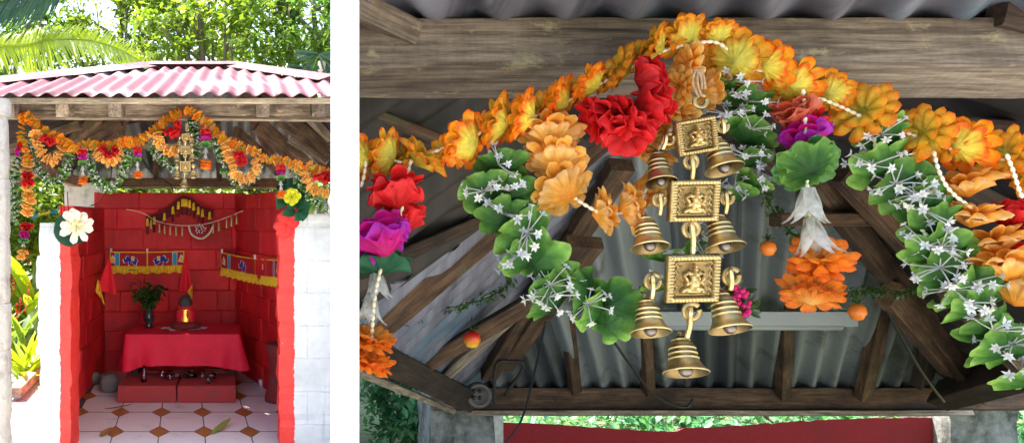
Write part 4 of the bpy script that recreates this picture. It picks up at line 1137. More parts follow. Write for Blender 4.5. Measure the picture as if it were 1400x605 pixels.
# lotus on the left pillar
lo_ = empty('lotus_flower', P(104, 308, 4.75), 'large cream artificial lotus with a round green pad on top of the left pillar', 'artificial flower')
rnd = random.Random(3); mb = MB(); lc = P(104, 308, 4.72); lr = 23 / F * 4.72
petals(mb, 9, .12, 1.08, 0, .35, .10, .23, .1, rnd, nv=8, droop=0); petals(mb, 8, .1, .82, .1, .6, .10, .2, .1, rnd, ph=.5); petals(mb, 7, .06, .5, .15, .9, .08, .14, .1, rnd, ph=.2, a1=.5); petals(mb, 5, .02, .28, .2, 1.3, .05, .1, .1, rnd, a1=.3)
link('petals', mb.mesh('petals', [M['lotus']]), lo_, axis_matrix(lc, Vector((.25, -1, .05)), lr, .3))
mb = MB(); cup(mb, 3, 1.0, .12, rnd, 0, .05, .06, powr=2)
link('lily_pad', mb.mesh('lily_pad', [M['dark_green']]), lo_, axis_matrix(P(97, 312, 4.79), Vector((-.1, -1, .1)), 27 / F * 4.79, 1.0))
# tinsel strand (blue / yellow) over the pillar
ts = empty('tinsel_strand', P(65, 293, 4.75), 'blue and yellow tinsel strand lying across the top of the left pillar', 'tinsel')
for (a, b_, mt) in (((44, 296), (53, 293), 'fiber_blue'), ((53, 293), (70, 290), 'fiber_yellow'), ((70, 290), (79, 289), 'fiber_blue')):
    mb = MB(); pa, pb = P(*a, 4.85), P(*b_, 4.85)
    for k in range(420):
        p = pa.lerp(pb, U(0, 1)); d_ = Vector((U(-.5, .5), U(-1, 1), U(-1, 1))).normalized(); leaf_shape(mb, p, d_, (1, 0, 0), .022, .0016, nseg=1)
    mb.build('tinsel', M[mt], ts)

# incense sticks on the post
ic = empty('incense_sticks', P(90, 285, 5.0), 'three thin dark incense sticks behind the cream lotus', 'incense')
for a, b_ in (((84, 300), (83, 262)), ((88, 300), (87, 264)), ((94, 298), (92, 262))):
    mb = MB(); mb.tube([P(*a, 5.0), P(*b_, 5.0)], .003, 5); mb.build('stick', M['maroon'], ic)

# ================================================================= LEFT GARLAND
random.seed(21)
DL = 4.70
def strand(name, pts, d, spec, spacing, r, label, cat, group=None, tau=(-25, 35), beadstep=None, jig=1.2, sprays=False, extra=None):
    """thread flowers along a pixel polyline. spec = cycle of kinds"""
    path = spline([Vector((a, b_, 0)) for a, b_, *_ in pts], 12); pos = resample(path, spacing)
    t_ = empty(name, P(pos[len(pos)//2].x, pos[len(pos)//2].y, d), label, cat, group)
    for i, p in enumerate(pos):
        q = pos[min(i+1, len(pos)-1)] - pos[max(i-1, 0)]; ang = math.degrees(math.atan2(-q.y, q.x)) + (180 if (i % 2) else 0) * 0 + U(-22, 22)
        k_ = spec[i % len(spec)]; dd = d + U(-.01, .01) * d / 4.7
        rr = r * U(.85, 1.18)
        flower(k_, t_, p.x + U(-jig, jig), p.y + U(-jig, jig), dd, rr, ang, U(*tau))
        if sprays:
            flower('spray', t_, p.x + U(-jig, jig), p.y + U(-jig, jig), dd - .004, rr * U(.95, 1.25), ang + U(-20, 20), U(-10, 40))
    if beadstep:
        beads(t_, [P(p.x, p.y, d) for p in resample(path, 1.5)], beadstep, beadstep * .38)
    return t_
strand('flower_garland', [(30, 163), (40, 160), (52, 176), (68, 183), (88, 194), (104, 204), (118, 196), (132, 200), (150, 199), (165, 195), (180, 193), (192, 193), (202, 184), (214, 176), (226, 166), (236, 159), (247, 152)], DL,
       ['marigold'], 4.2, 7.6, 'orange marigold string rising to its peak along the left half of the red shrine', 'garland', 'flower strings on the red shrine', beadstep=.010)
strand('flower_garland', [(256, 152), (266, 154), (274, 163), (283, 168), (292, 177), (304, 190), (318, 196), (332, 202), (347, 207), (362, 216), (378, 220), (392, 222), (408, 228), (420, 227), (436, 233), (451, 235)], DL,
       ['marigold', 'marigold', 'peach'], 5.0, 7.6, 'orange marigold string falling from its peak to the white wall edge', 'garland', 'flower strings on the red shrine', beadstep=.010)
for i, (pts, nm) in enumerate((
    ([(48, 184), (52, 200), (60, 214), (72, 220), (80, 212), (84, 198)], 'peach flower loop hanging at the left end of the shrine garland'),
    ([(132, 206), (140, 216), (150, 222), (160, 214), (166, 205)], 'peach flower loop hanging between the two small red and magenta pendants'),
    ([(214, 182), (218, 194), (226, 204), (238, 206), (248, 200)], 'peach flower loop hanging just left of the small brass bells'),
    ([(308, 196), (310, 208), (316, 220), (320, 236), (330, 246), (344, 240), (352, 228), (346, 218)], 'peach flower loop hanging right of the small brass bells'),
    ([(417, 236), (420, 246), (426, 256), (436, 262), (448, 262)], 'peach flower loop hanging over the lemon flower beside the right pillar'))):
    strand('flower_loop', pts, DL - .03, ['peach'], 5.6, 7.8, nm, 'garland', 'peach flower loops on the red shrine', beadstep=.010)
for pts, nm in (
    ([(40, 182), (42, 200), (46, 220), (56, 238), (70, 250), (82, 246), (90, 230), (96, 212), (98, 200)], 'green leaf swag with white stars at the left end of the shrine garland'),
    ([(119, 206), (122, 222), (130, 242), (144, 257), (158, 252), (166, 238), (172, 222), (174, 206)], 'green leaf swag with white stars below the loop of red blossoms'),
    ([(206, 190), (212, 204), (222, 218), (234, 228), (246, 230)], 'green leaf swag with white stars ending behind the small brass bells'),
    ([(293, 190), (297, 204), (304, 222), (316, 240), (330, 250), (344, 244), (352, 232), (352, 218)], 'green leaf swag with white stars under the loop right of brass bells'),
    ([(402, 232), (408, 244), (418, 258), (430, 274), (444, 284), (452, 282)], 'green leaf swag with white stars lying on the right white pillar'),
    ([(30, 200), (22, 226), (18, 250), (20, 280), (18, 305)], 'long green leaf strand with white stars hanging beside the stone post')):
    strand('leaf_swag', pts, DL + .03, ['leaf'], 6.4, 7.6, nm, 'garland', 'green leaf swags on the red shrine', tau=(-40, 40), beadstep=.010, sprays=True)
strand('leaf_strand', [(262, 166), (268, 180), (270, 200), (266, 214)], DL + .02, ['leaf'], 6, 7.5, 'dense green leaf strand with white stars right of the small brass bells', 'garland', 'green leaf swags on the red shrine', tau=(-40, 40), sprays=True)
tail = strand('garland_tail', [(31, 168), (29, 186), (34, 204), (39, 222)], DL, ['marigold'], 6.5, 6.6, 'orange marigold strand hanging from the left corner of the shrine garland', 'garland', 'flower strings on the red shrine')
tail = empty('flower_drop', P(38, 270, DL), 'long orange flower drop with two red blossoms beside the left white pillar', 'garland')
for i in range(9): flower('peach', tail, 39 + U(-3, 3), 226 + i * 8.2, DL - .02, 9.5, 90 + U(-25, 25), U(-10, 40))
for (x, y, r_, k_) in ((37, 240, 9, 'red'), (39, 250, 10, 'red'), (36, 310, 9.5, 'red'), (33, 321, 8, 'magenta'), (32, 329, 8, 'calyx'), (31, 345, 8, 'peach'), (29, 352, 7, 'peach')): flower(k_, tail, x, y, DL - .06, r_, 80, 20)
flower('sheer', tail, 32, 331, DL - .04, 4.5, -90, 10)
sd = empty('side_blossom', P(25, 208, DL), 'red and magenta blossoms tucked left of the hanging orange strand', 'artificial flower')
flower('red', sd, 27, 200, DL - .04, 7, 180, 30); flower('magenta', sd, 24, 208, DL - .04, 6.5, 180, 30)
def small_pendant(x, y, label, s=1.0, d=DL - .05):
    t_ = empty('flower_pendant', P(x, y, d), label, 'pendant', 'small flower pendants on the red shrine')
    flower('salmon', t_, x, y - 8*s, d, 7*s, 90, -10); flower('red', t_, x, y - 4*s, d - .01, 8*s, 90, -5); flower('magenta', t_, x, y + 3*s, d - .012, 7.5*s, 90, -10); flower('calyx', t_, x, y + 10*s, d - .01, 7.5*s, 90, -35)
    flower('sheer', t_, x, y + 14*s, d, 5*s, -90, 5); flower('sheer', t_, x, y + 22*s, d, 5*s, -90, 5)
    flower('deep', t_, x + 1, y + 33*s, d, 8*s, 90, 5); flower('deep', t_, x, y + 38*s, d, 7.5*s, 90, -10)
    beads(t_, [P(x, y - 14*s, d), P(x, y + 34*s, d)], .01, .004)
small_pendant(113, 213, 'small pendant of red, magenta and orange flowers nearest the cream lotus', .95)
small_pendant(188, 209, 'small pendant of red, magenta and orange flowers above the idol', .85)
small_pendant(281, 186, 'small pendant of red, magenta and orange flowers just right of the small brass bells', 1.1)
small_pendant(384, 234, 'small pendant of red, magenta and orange flowers beside the lemon flower', .9)
def cluster(pts, label, kind='red', d=DL - .07):
    t_ = empty('blossom_cluster', P(pts[0][0], pts[0][1], d), label, 'artificial flower', 'red blossom clusters on the red shrine')
    for x, y, r_, a, ta in pts: flower(kind, t_, x, y, d, r_, a, ta)
cluster([(60, 189, 8, 120, 10), (66, 194, 8, 40, 0), (72, 192, 6, 0, 30)], 'red blossom cluster at the left end of the shrine garland')
cluster([(141, 205, 8, 30, 10), (149, 212, 8, 90, 20), (158, 206, 9, 180, 10)], 'red blossom cluster between the first and second small pendants')
cluster([(231, 180, 8, 120, 20), (242, 172, 9, 0, 10), (238, 182, 9, 300, 20)], 'red blossom cluster just left of the small brass bells near the peak')
cluster([(326, 212, 9, 100, 20), (332, 218, 9, 10, 20), (328, 220, 8, 200, 30)], 'red blossom cluster inside the peach loop right of the brass bells')
cluster([(436, 242, 9, 100, 10), (444, 244, 10, 20, 20), (448, 240, 8, 10, 30)], 'red blossom cluster touching the white wall edge above the right pillar')
# lemon flower and leaves on right pillar
lm = empty('lemon_flower', P(399, 268, 4.7), 'big lemon yellow artificial flower in front of dark leaves on the right pillar', 'artificial flower')
mb = MB(); rnd = random.Random(5); petals(mb, 8, .1, 1.05, 0, .3, .12, .32, .1, rnd); petals(mb, 7, .1, .8, .08, .6, .12, .26, .1, rnd, ph=.4); petals(mb, 5, .05, .5, .12, .9, .1, .18, .1, rnd)
link('petals', mb.mesh('petals', [M['lemon']]), lm, axis_matrix(P(399, 269, 4.66), Vector((-.2, -1, .2)), 13/F*4.66, 0))
mb = MB()
for k in range(26):
    p = P(U(382, 418), U(245, 292), 4.82); leaf_shape(mb, p, (U(-1, 1), -.6, U(-1, .7)), (0, -1, .3), .09, .035)
mb.build('leaves', M['dark_green'], lm)
rb_ = empty('plaster_lump', P(398, 300, 4.86))
tag(rb_, 'rough red painted mortar lump on top of the right pillar', 'mortar')
mb = MB()
for k in range(9): mb.ball(P(392 + U(-9, 9), 303 + U(-9, 16), 4.9), (.04*U(.7, 1.2), .03, .045*U(.7, 1.2)), 10, 7)
for i in range(len(mb.v)):
    v_ = Vector(mb.v[i]); mb.v[i] = tuple(v_ + Vector((1, 1, 1)) * noise.noise(v_ * 30) * .012)
mb.build('lump', M['pill_red'] if 'pill_red' in M else stained('red_mortar', (.72, .03, .025), (.6, .02, .02), 9), rb_)

# ================================================================= BRASS BELL HANGING (right, near; small copy left)
def heightfield(n=72):
    """square plaque front: notched rim, zigzag border and a seated figure in relief; unit half-size 1"""
    def ell(x, y, cx, cy, rx, ry, h, rot=0):
        c_, s_ = math.cos(rot), math.sin(rot); dx, dy = x - cx, y - cy; a, b_ = (dx*c_ + dy*s_)/rx, (-dx*s_ + dy*c_)/ry
        q = 1 - a*a - b_*b_; return h * math.sqrt(q) if q > 0 else 0
    def hgt(x, y):
        m_ = max(abs(x), abs(y)); h = 0.0
        if m_ > .80:
            t_ = y if abs(x) > abs(y) else x
            h = .13 + .05 * (math.sin(t_ * 46) > -.3)
            if m_ > .97: h = .10
        elif m_ > .74: h = .02
        elif m_ > .56 and abs(x) > .5:
            zz = .65 + .05 * math.sin(y * 22); h = .03 + .08 * max(0, 1 - abs(abs(x) - zz) / .04)
        elif m_ > .62: h = .04
        else: h = .03
        if m_ < .74:
            E = [(0, -.50, .46, .12, .22, 0), (-.22, -.40, .26, .12, .24, .3), (.22, -.40, .26, .12, .24, -.3), (0, -.18, .24, .26, .30, 0), (0, .06, .20, .14, .26, 0),
                 (0, .24, .15, .15, .34, 0), (-.19, .24, .10, .14, .20, .2), (.19, .24, .10, .14, .20, -.2), (0, .42, .11, .10, .28, 0), (0, .54, .07, .10, .24, 0),
                 (.02, .10, .05, .16, .42, 0), (.07, -.04, .09, .045, .40, .3), (-.32, .02, .08, .20, .22, .5), (.32, .02, .08, .20, .22, -.5), (-.34, .22, .08, .08, .22, 0), (.34, .22, .08, .08, .22, 0),
                 (-.28, -.16, .08, .17, .24, -.4), (.28, -.16, .08, .17, .24, .4), (-.40, -.52, .12, .07, .18, 0), (.38, -.54, .12, .07, .18, 0), (-.5, .5, .05, .05, .1, 0), (.5, .5, .05, .05, .1, 0)]
            for e in E: h = max(h, ell(x, y, *e))
            h += .012 * math.sin(x * 60) * math.sin(y * 50) if h > .1 else 0
        return h
    mb = MB(); g_ = []
    for j in range(n + 1):
        for i in range(n + 1):
            x, y = i / n * 2 - 1, j / n * 2 - 1; h = hgt(x * .999, y * .999)
            edge = (.02 * noise.noise(Vector((x * 3, y * 3, 2))))
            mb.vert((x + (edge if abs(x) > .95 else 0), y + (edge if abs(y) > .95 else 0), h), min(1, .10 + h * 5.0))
    for j in range(n):
        for i in range(n): a = j*(n+1)+i; mb.face((a, a+1, a+n+2, a+n+1))
    # sides and back
    rim = [i for i in range(n+1)] + [j*(n+1)+n for j in range(1, n+1)] + [n*(n+1)+i for i in range(n-1, -1, -1)] + [j*(n+1) for j in range(n-1, 0, -1)]
    b = len(mb.v)
    for r_ in rim: x, y, z = mb.v[r_]; mb.vert((x, y, -.10), .6)
    N = len(rim)
    for i in range(N): mb.face((rim[i], b + i, b + (i+1) % N, rim[(i+1) % N]))
    mb.face([b + i for i in range(N)][::-1])
    return mb.mesh('plaque', [M['brass']])
plaque_me = heightfield()
def bell_mesh():
    """height 1 (z 0 mouth .. 1 crown), mouth radius .46"""
    prof = [(.455, .0), (.47, .012), (.455, .035), (.40, .085), (.345, .16), (.305, .25), (.30, .275), (.312, .285), (.312, .30), (.296, .31), (.284, .36), (.283, .375), (.297, .385), (.297, .40), (.28, .41),
            (.268, .46), (.265, .475), (.28, .487), (.28, .503), (.262, .515), (.245, .56), (.222, .60), (.18, .645), (.172, .65), (.19, .66), (.19, .675), (.165, .69), (.12, .715), (.085, .73), (.07, .75), (.075, .77), (.05, .79), (.045, .84)]
    inner = [(.045, .80), (.14, .66), (.22, .56), (.25, .45), (.27, .25), (.32, .14), (.39, .06), (.435, .01), (.455, .0)]
    mb = MB(); at_ = []
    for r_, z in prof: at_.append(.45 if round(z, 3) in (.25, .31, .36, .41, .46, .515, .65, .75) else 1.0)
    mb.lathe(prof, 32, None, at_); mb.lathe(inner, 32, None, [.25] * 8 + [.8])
    return mb.mesh('bell', [M['brass']])
bell_me = bell_mesh()
mb = MB(); mb.ball((0, 0, .07), (.15, .15, .14), 16, 10); mb.tube([(0, 0, .15), (0, 0, .6)], .02, 5); clap_me = mb.mesh('clapper', [M['steel']])
def ring_mesh(thick=.29, gap=0):
    mb = MB(); n = 28
    def fn(u, w):
        th = R(gap/2) + u * (2*math.pi - R(gap)); ph = 2*math.pi*w; rr = 1 - thick + thick * math.cos(ph); return (rr*math.cos(th), rr*math.sin(th), thick * .75 * math.sin(ph))
    mb.grid(fn, n, 10, False); return mb.mesh('hook_ring', [M['brass']])
ring_me = ring_mesh(); ring_gap_me = ring_mesh(.29, 30)
mb = MB()
lp = [(0, 0, 0)] ; mb.tube([(-.0, 0, 0), (0, 0, .62)], .17, 8)
mb.grid(lambda u, w: ((.32 + .14*math.cos(2*math.pi*w)) * math.cos(math.pi*(u*1.0)) , .14*math.sin(2*math.pi*w), .62 + (.42 + .14*math.cos(2*math.pi*w)) * math.sin(math.pi*u)), 10, 8); link_me = mb.mesh('hook_link', [M['brass']])

def bells_hanging(ox, oy, sc, d, parent_label):
    """ox,oy: maps right-photo pixels (x,y) to pixels; sc scale"""
    def Q(x, y, dz=0.0): return P(ox + (x - 947) * sc, oy + (y - 185) * sc, d + dz * sc * d / F * 1.0)
    u = sc * d / F     # metres per source pixel
    t_ = empty('bell_hanging', Q(947, 130), parent_label, 'bell hanging')
    def ori(tilt, roll=0): # plaque facing camera, tilted: normal toward -y and slightly down
        return Matrix.Rotation(R(roll), 4, 'Y') @ Matrix.Rotation(R(90 + tilt), 4, 'X')
    for (x, y, w, h, roll, tilt) in ((951, 186, 27, 24, -10, 6), (948, 274, 33, 28.5, -1, 8), (946, 380, 35.5, 33, -1.5, 8)):
        mw = Matrix.Translation(Q(x, y)) @ ori(tilt, roll) @ Matrix.Diagonal((w*u, h*u, 48*u, 1)); link('plaque', plaque_me, t_, mw)
    for (x, y, r_, k_, yaw) in ((945, 221, 12, 0, 10), (945, 313, 14, 0, 5), (946, 425, 14.5, 1, 0), (902, 273, 11, 1, 0), (994, 270, 11.5, 1, 20), (893, 384, 13.5, 1, -10), (1000, 377, 14.5, 1, 15), (915, 190, 10, 1, -30), (988, 172, 10.5, 1, 20), (958, 138, 12, 1, 60)):
        mw = Matrix.Translation(Q(x, y, 2)) @ ori(4, U(-20, 20) - 40) @ Matrix.Scale(r_ * u, 4); link('hook_ring', ring_gap_me if k_ else ring_me, t_, mw)
    for (x0, y0, x1, y1, r_) in ((946, 246, 946, 216, 3.2), (947, 348, 946, 308, 3.4), (902, 294, 902, 266, 2.6), (992, 292, 993, 264, 2.6), (891, 408, 892, 378, 3), (999, 396, 999, 370, 3), (939, 462, 944, 424, 3.4), (906, 204, 911, 185, 2.5), (989, 182, 988, 164, 2.5)):
        mb = MB(); pa, pb = Q(x0, y0, -3), Q(x1, y1, -7); mb.tube(spline([pa, pa.lerp(pb, .5) + Vector((0, -3*u, 0)), pb, Q(x1, y1 - 1, 4), Q((x0+x1)/2, (y0+y1)/2, 5)], 4), r_*u, 8); mb.build('hook_link', M['brass'], t_)
    for (x, yt, yb, w, roll) in ((904, 198, 257, 42, 3), (991, 176, 239, 50, -5), (889, 288, 346, 50, 2), (992, 284, 346, 51, -2), (890, 402, 462, 53, 3), (999, 390, 458, 55, -2), (938, 454, 517, 59, 4)):
        Hh = (yb - yt) * 1.10 * u; rw = w / 2 / .47 * u
        mw = Matrix.Translation(Q(x, yb - 7)) @ Matrix.Rotation(R(roll), 4, 'Y') @ Matrix.Rotation(R(-24), 4, 'X') @ Matrix.Diagonal((rw, rw, Hh, 1))
        b_ = link('bell', bell_me, t_, mw); PW[b_.name] = mw
        c_ = link('clapper', clap_me, b_, mw)
    mb = MB()
    for dx, dy in ((-2.2, 0), (2.2, 1)):
        mb.tube(spline([Q(957 + dx, 132, -4), Q(950 + dx*1.5, 112, -6), Q(954 + dx, 95, -8), Q(960 + dx*.8, 104, -8), Q(962 + dx, 122, -5)], 6), 1.8*u, 6)
    mb.build('twine_loop', M['twine'], t_)
    return t_
DR = 0.90
random.seed(33)
bells_hanging(947, 185, 1.0, DR - .035, 'large brass hanging of three figure plaques and seven ribbed bells')
bells_hanging(253.5, 187, .205, DL - .09, 'tiny distant brass hanging of plaques and bells at the peak of the red shrine garland')

# ================================================================= RIGHT GARLAND
random.seed(44)
def rg(name, label, fl_, cat='garland', d=DR, spray=None, group='flower strings of the bell garland'):
    t_ = empty(name, P(fl_[0][1], fl_[0][2], d), label, cat, group)
    for f in fl_:
        k_, x, y, r_, a, ta = f[:6]; dd = d + (f[6] if len(f) > 6 else U(-.006, .006))
        flower(k_, t_, x, y, dd, r_ * (1.14 if k_ == 'marigold' else .94 if k_ == 'red' else 1.06), a, ta)
    return t_
def gbeads(t_, pts, d=DR, L=9.0, r=2.7, mat=None, dz=0):
    w = spline([P(a, b_, d + dz) for a, b_ in pts], 16); k_ = d / F
    beads(t_, w, L * k_, r * k_, M[mat] if mat else M['bead'], 10, 6)
MG = 'marigold'
t1 = rg('flower_garland', 'large orange edged yellow marigold string climbing from the white wall edge to the nail', [
    (MG, 493, 216, 29, 170, -40), (MG, 528, 210, 31, 168, -32), (MG, 577, 214, 33, 50, 14), (MG, 637, 194, 35, 150, -48), (MG, 680, 166, 34, 168, -24),
    (MG, 716, 158, 33, 165, -24), (MG, 762, 139, 33, 155, -28), (MG, 806, 114, 30, 140, -28), (MG, 848, 94, 31, 155, -6), (MG, 893, 64, 31, 150, -18), (MG, 934, 50, 31, 110, -50),
    (MG, 552, 216, 24, 160, 10, .012), (MG, 606, 206, 26, 150, 15, .012), (MG, 658, 182, 27, 165, 5, .012), (MG, 698, 164, 27, 160, 10, .012), (MG, 740, 150, 27, 150, 10, .012), (MG, 785, 128, 26, 150, 10, .012), (MG, 828, 106, 26, 140, 10, .012), (MG, 870, 80, 27, 150, 15, .012), (MG, 913, 58, 26, 130, 10, .012)])
gbeads(t1, [(491, 226), (520, 215), (556, 222), (600, 205), (640, 192), (665, 176), (700, 165), (745, 155), (775, 140), (806, 122), (850, 100), (895, 75), (940, 60), (957, 58)])
t2 = rg('flower_garland', 'large orange edged yellow marigold string falling from the nail across the dark beam', [
    (MG, 982, 46, 22, 80, -40), (MG, 1006, 80, 35, 40, -42), (MG, 1054, 88, 30, 25, -20), (MG, 1084, 113, 32, 40, -42), (MG, 1136, 124, 26, 30, -28),
    (MG, 1181, 153, 36, 150, 30), (MG, 1264, 182, 35, 160, 14), (MG, 1317, 196, 36, 20, -14), (MG, 1376, 210, 33, 160, 12), (MG, 1225, 172, 23, 150, 10, .012), (MG, 1292, 196, 25, 150, 10, .012), (MG, 1404, 238, 28, 170, -20)])
gbeads(t2, [(957, 58), (985, 60), (1020, 92), (1060, 100), (1085, 122), (1115, 132), (1150, 146), (1190, 165), (1230, 178), (1275, 195), (1330, 212), (1380, 220), (1402, 224)])
t3 = rg('flower_loop', 'large peach orange flower loop hanging left of the brass bells', [
    ('peach', 754, 184, 42, 85, -22), ('peach', 760, 218, 40, 80, -32), ('peach', 768, 258, 43, 115, -48), ('peach', 826, 290, 32, 12, 8), ('peach', 862, 284, 33, 5, 10),
    ('peach', 884, 256, 32, -30, 0, .02), ('peach', 894, 214, 28, 80, 20, .02), ('peach', 911, 186, 25, 110, 45, .01), ('peach', 929, 150, 26, 90, 55), ('peach', 929, 118, 26, 180, 25), ('peach', 942, 88, 32, 170, 0), ('peach', 968, 124, 27, 0, -10, .02)])
gbeads(t3, [(742, 160), (752, 190), (762, 225), (770, 255), (800, 280), (830, 292), (865, 285), (885, 255), (895, 215), (920, 170), (935, 120), (945, 80)])
# red cluster
t4 = rg('blossom_cluster', 'large ruffled bright red blossoms wired left of the brass bells', [
    ('red', 818, 160, 38, 200, -10, -.03), ('red', 850, 158, 36, 200, 20, -.035), ('red', 858, 182, 40, -110, 40, -.03), ('red', 886, 105, 34, 20, 5, -.03), ('red', 892, 140, 42, 10, 15, -.03)], 'artificial flower')
# left pendant
t5 = rg('flower_pendant', 'pendant of red, magenta and dark green cloth flowers beside the white wall edge', [
    ('red', 540, 262, 44, 100, -14, -.015), ('red', 551, 300, 37, 100, -40, .01), ('magenta', 522, 326, 44, 105, -26, -.02), ('darkcalyx', 521, 360, 40, 95, -20, 0), ('sheer', 514, 368, 25, -90, 8, 0), ('sheer', 508, 402, 24, -92, 6, 0),
    ('deep', 511, 464, 30, 80, 12, 0), ('deep', 508, 496, 29, 80, 12, 0)], 'pendant', group='flower pendants of the bell garland')
gbeads(t5, [(562, 218), (556, 245), (548, 290), (530, 330), (520, 370), (512, 410), (508, 470)], mat='bead', dz=-.012)
t5b = empty('bead_drop', P(500, 240, DR), 'cream seed beads looping down beside the white wall edge above the red flower', 'beads')
gbeads(t5b, [(500, 220), (498, 240), (491, 262)], dz=-.01)
# centre pendant
t6 = rg('flower_pendant', 'pendant of salmon, magenta, green and white cloth flowers ending in orange beside the bells', [
    ('salmon', 1086, 152, 30, 115, -10, -.005), ('red', 1104, 172, 32, 100, -14, 0), ('magenta', 1100, 188, 33, 100, -14, -.005), ('calyx', 1102, 224, 42, 90, -56, -.02), ('sheer', 1105, 256, 30, -90, 6, -.03), ('sheer', 1108, 298, 31, -90, 6, -.03),
    ('deep', 1122, 354, 38, 110, 38, -.02), ('deep', 1110, 400, 38, 75, -25, -.015)], 'pendant', group='flower pendants of the bell garland')
gbeads(t6, [(1098, 122), (1100, 150), (1102, 190), (1103, 232), (1104, 262), (1107, 300), (1112, 350)], mat='bead_pale', dz=-.016)
# green swags
def leafswag(label, lst, beadpts, d=DR + .01, name='leaf_swag', nspray=2, dz=-.006):
    t_ = empty(name, P(lst[0][0], lst[0][1], d), label, 'garland', 'green leaf swags of the bell garland')
    more = []
    for a_, b_ in zip(lst, lst[1:]):
        if math.hypot(a_[0] - b_[0], a_[1] - b_[1]) > 44 and name == 'leaf_swag': more.append(tuple((p + q) / 2 for p, q in zip(a_, b_)))
    lst = list(lst) + more
    for f in lst:
        x, y, r_, a, ta = f[:5]; flower('leaf', t_, x, y, d, r_ * U(.98, 1.12), a, ta - 14)
        for q in range(1 if U(0, 1) < .82 or name != 'leaf_swag' else 0): flower('spray', t_, x + U(-5, 5), y + U(-5, 5), d - .019, r_ * U(.95, 1.25), a + U(-50, 50), U(0, 50))
    if beadpts: gbeads(t_, beadpts, d, mat='bead_pale', dz=dz, L=10, r=2.9)
    return t_
leafswag('large green leaf swag with white stars curving up to the brass bells from the left', [
    (686, 222, 33, 80, -20), (662, 258, 34, 100, -30), (700, 262, 33, 60, -30), (688, 295, 34, 90, -35), (716, 318, 40, 130, -40), (712, 350, 34, 120, -40), (742, 352, 42, 40, -20), (756, 388, 36, 120, -30),
    (748, 408, 34, 130, -20), (790, 398, 38, 170, -30), (806, 420, 34, 160, -20), (842, 415, 40, 10, -20), (836, 440, 28, 20, -20)],
    [(668, 205), (684, 240), (690, 280), (712, 335), (732, 352), (764, 388), (790, 400), (820, 408), (850, 412)])
leafswag('large green leaf swag with white star blossoms hanging down the right side', [
    (1205, 182, 34, 95, -30), (1196, 222, 38, 110, -30), (1228, 252, 38, 90, -35), (1262, 285, 36, 60, -35), (1248, 262, 34, 120, -30), (1290, 340, 38, 80, -30), (1268, 336, 36, 100, -40), (1286, 368, 38, 110, -40), (1306, 395, 36, 130, -30), (1322, 412, 38, 110, -30),
    (1344, 440, 38, 110, -35), (1356, 470, 40, 120, -35), (1384, 468, 38, 110, -35), (1392, 510, 36, 110, -30), (1332, 386, 34, 60, -20)],
    [(1190, 165), (1200, 210), (1222, 255), (1245, 290), (1275, 335), (1300, 375), (1330, 410), (1350, 440), (1385, 470)])
leafswag('green leaf strand crowded with white star blossoms directly behind the brass bells', [
    (1005, 110, 30, 90, 10), (1022, 140, 32, 60, -10), (1000, 160, 30, 120, 10), (1026, 180, 32, 60, 0), (1020, 215, 30, 80, 0), (1032, 245, 26, 60, 10), (1005, 262, 26, 90, 0), (972, 320, 26, 120, 0), (905, 345, 26, 90, 0), (960, 350, 24, 60, 0), (900, 385, 24, 120, 0)],
    None, DR + .03, 'leaf_strand')
# right peach swag
t7 = rg('flower_loop', 'large peach orange flower loop at the far right with a dark red blossom', [
    ('peach', 1318, 250, 40, 100, -8), ('peach', 1330, 292, 38, 95, 8), ('peach', 1358, 328, 40, 95, -10), ('peach', 1372, 362, 46, 90, -14), ('peach', 1394, 400, 40, 60, -10), ('red', 1390, 300, 38, 60, 0, .005), ('red', 1400, 352, 30, 60, 0, .005)])
gbeads(t7, [(1276, 205), (1284, 235), (1300, 262), (1330, 285)], mat='bead_pale', dz=-.01); 
t8 = empty('bead_drop', P(1385, 240, DR), 'cream seed beads dropping below the rightmost marigolds', 'beads'); gbeads(t8, [(1376, 210), (1386, 236), (1392, 256), (1400, 276)], mat='bead_pale', dz=-.02)
# nail
mb = MB(); mb.tube([P(957, 72, .94), P(957.5, 60, .94), P(957, 17, .985)], .0018, 8); tag(mb.build('nail', M['iron']), 'rusty nail in the front timber holding the garland peak', 'nail')

# ================================================================= RIGHT ROOF
ceil = empty('timber_roof', P(940, 90, 2.0), 'weathered timber and grey corrugated roof framing seen from below behind the bell garland', 'roof')
def pb(name, a, b_, wpx, mat, th=.04, d_up=(0, -1, 0)):
    """timber whose wide face looks at the camera: a,b=(px,py,d), wpx wide in pixels"""
    A, B = P(*a), P(*b_); w = wpx * (a[2] + b_[2]) / 2 / F
    return bar(name, A, B, w, th, M[mat], ceil, up=d_up, bev=.003)
# front beam: front face y 25..90, underside to 133
f1 = bar('front_beam', P(480, 58, 1.06), P(1460, 58, 1.06), 0.064 + .0, 0.0, M['wood_front'], ceil) if False else None
mb = MB(); 
def beam_sect(pxL, pxR, sect, name, mat, n=40, parent=ceil):
    """beam of constant section [(py, d)..] swept from pxL to pxR (pixel columns at first section point's depth)"""
    d0_ = sect[0][1]; xa, xb = px_x(pxL, d0_), px_x(pxR, d0_); mb = MB(); rows = []
    c = Vector(((xa + xb) / 2, d0_, EYE - (sect[0][0] - CY) / F * d0_))
    for i in range(n + 1):
        x = xa + (xb - xa) * i / n; row = []
        for k, (py, d_) in enumerate(sect):
            z = EYE - (py - CY) / F * d_; q = noise.noise(Vector((x * 9, k * 3.1, z))) * .0022
            row.append(mb.vert((x - c.x, d_ - c.y + q, z - c.z + q)))
        rows.append(row)
    m_ = len(sect)
    for a, b_ in zip(rows, rows[1:]):
        for k in range(m_): mb.face((a[k], a[(k+1) % m_], b_[(k+1) % m_], b_[k]))
    mb.face(rows[0][::-1]); mb.face(rows[-1])
    return link(name, mb.mesh(name, [mat], False), parent, Matrix.Translation(c))
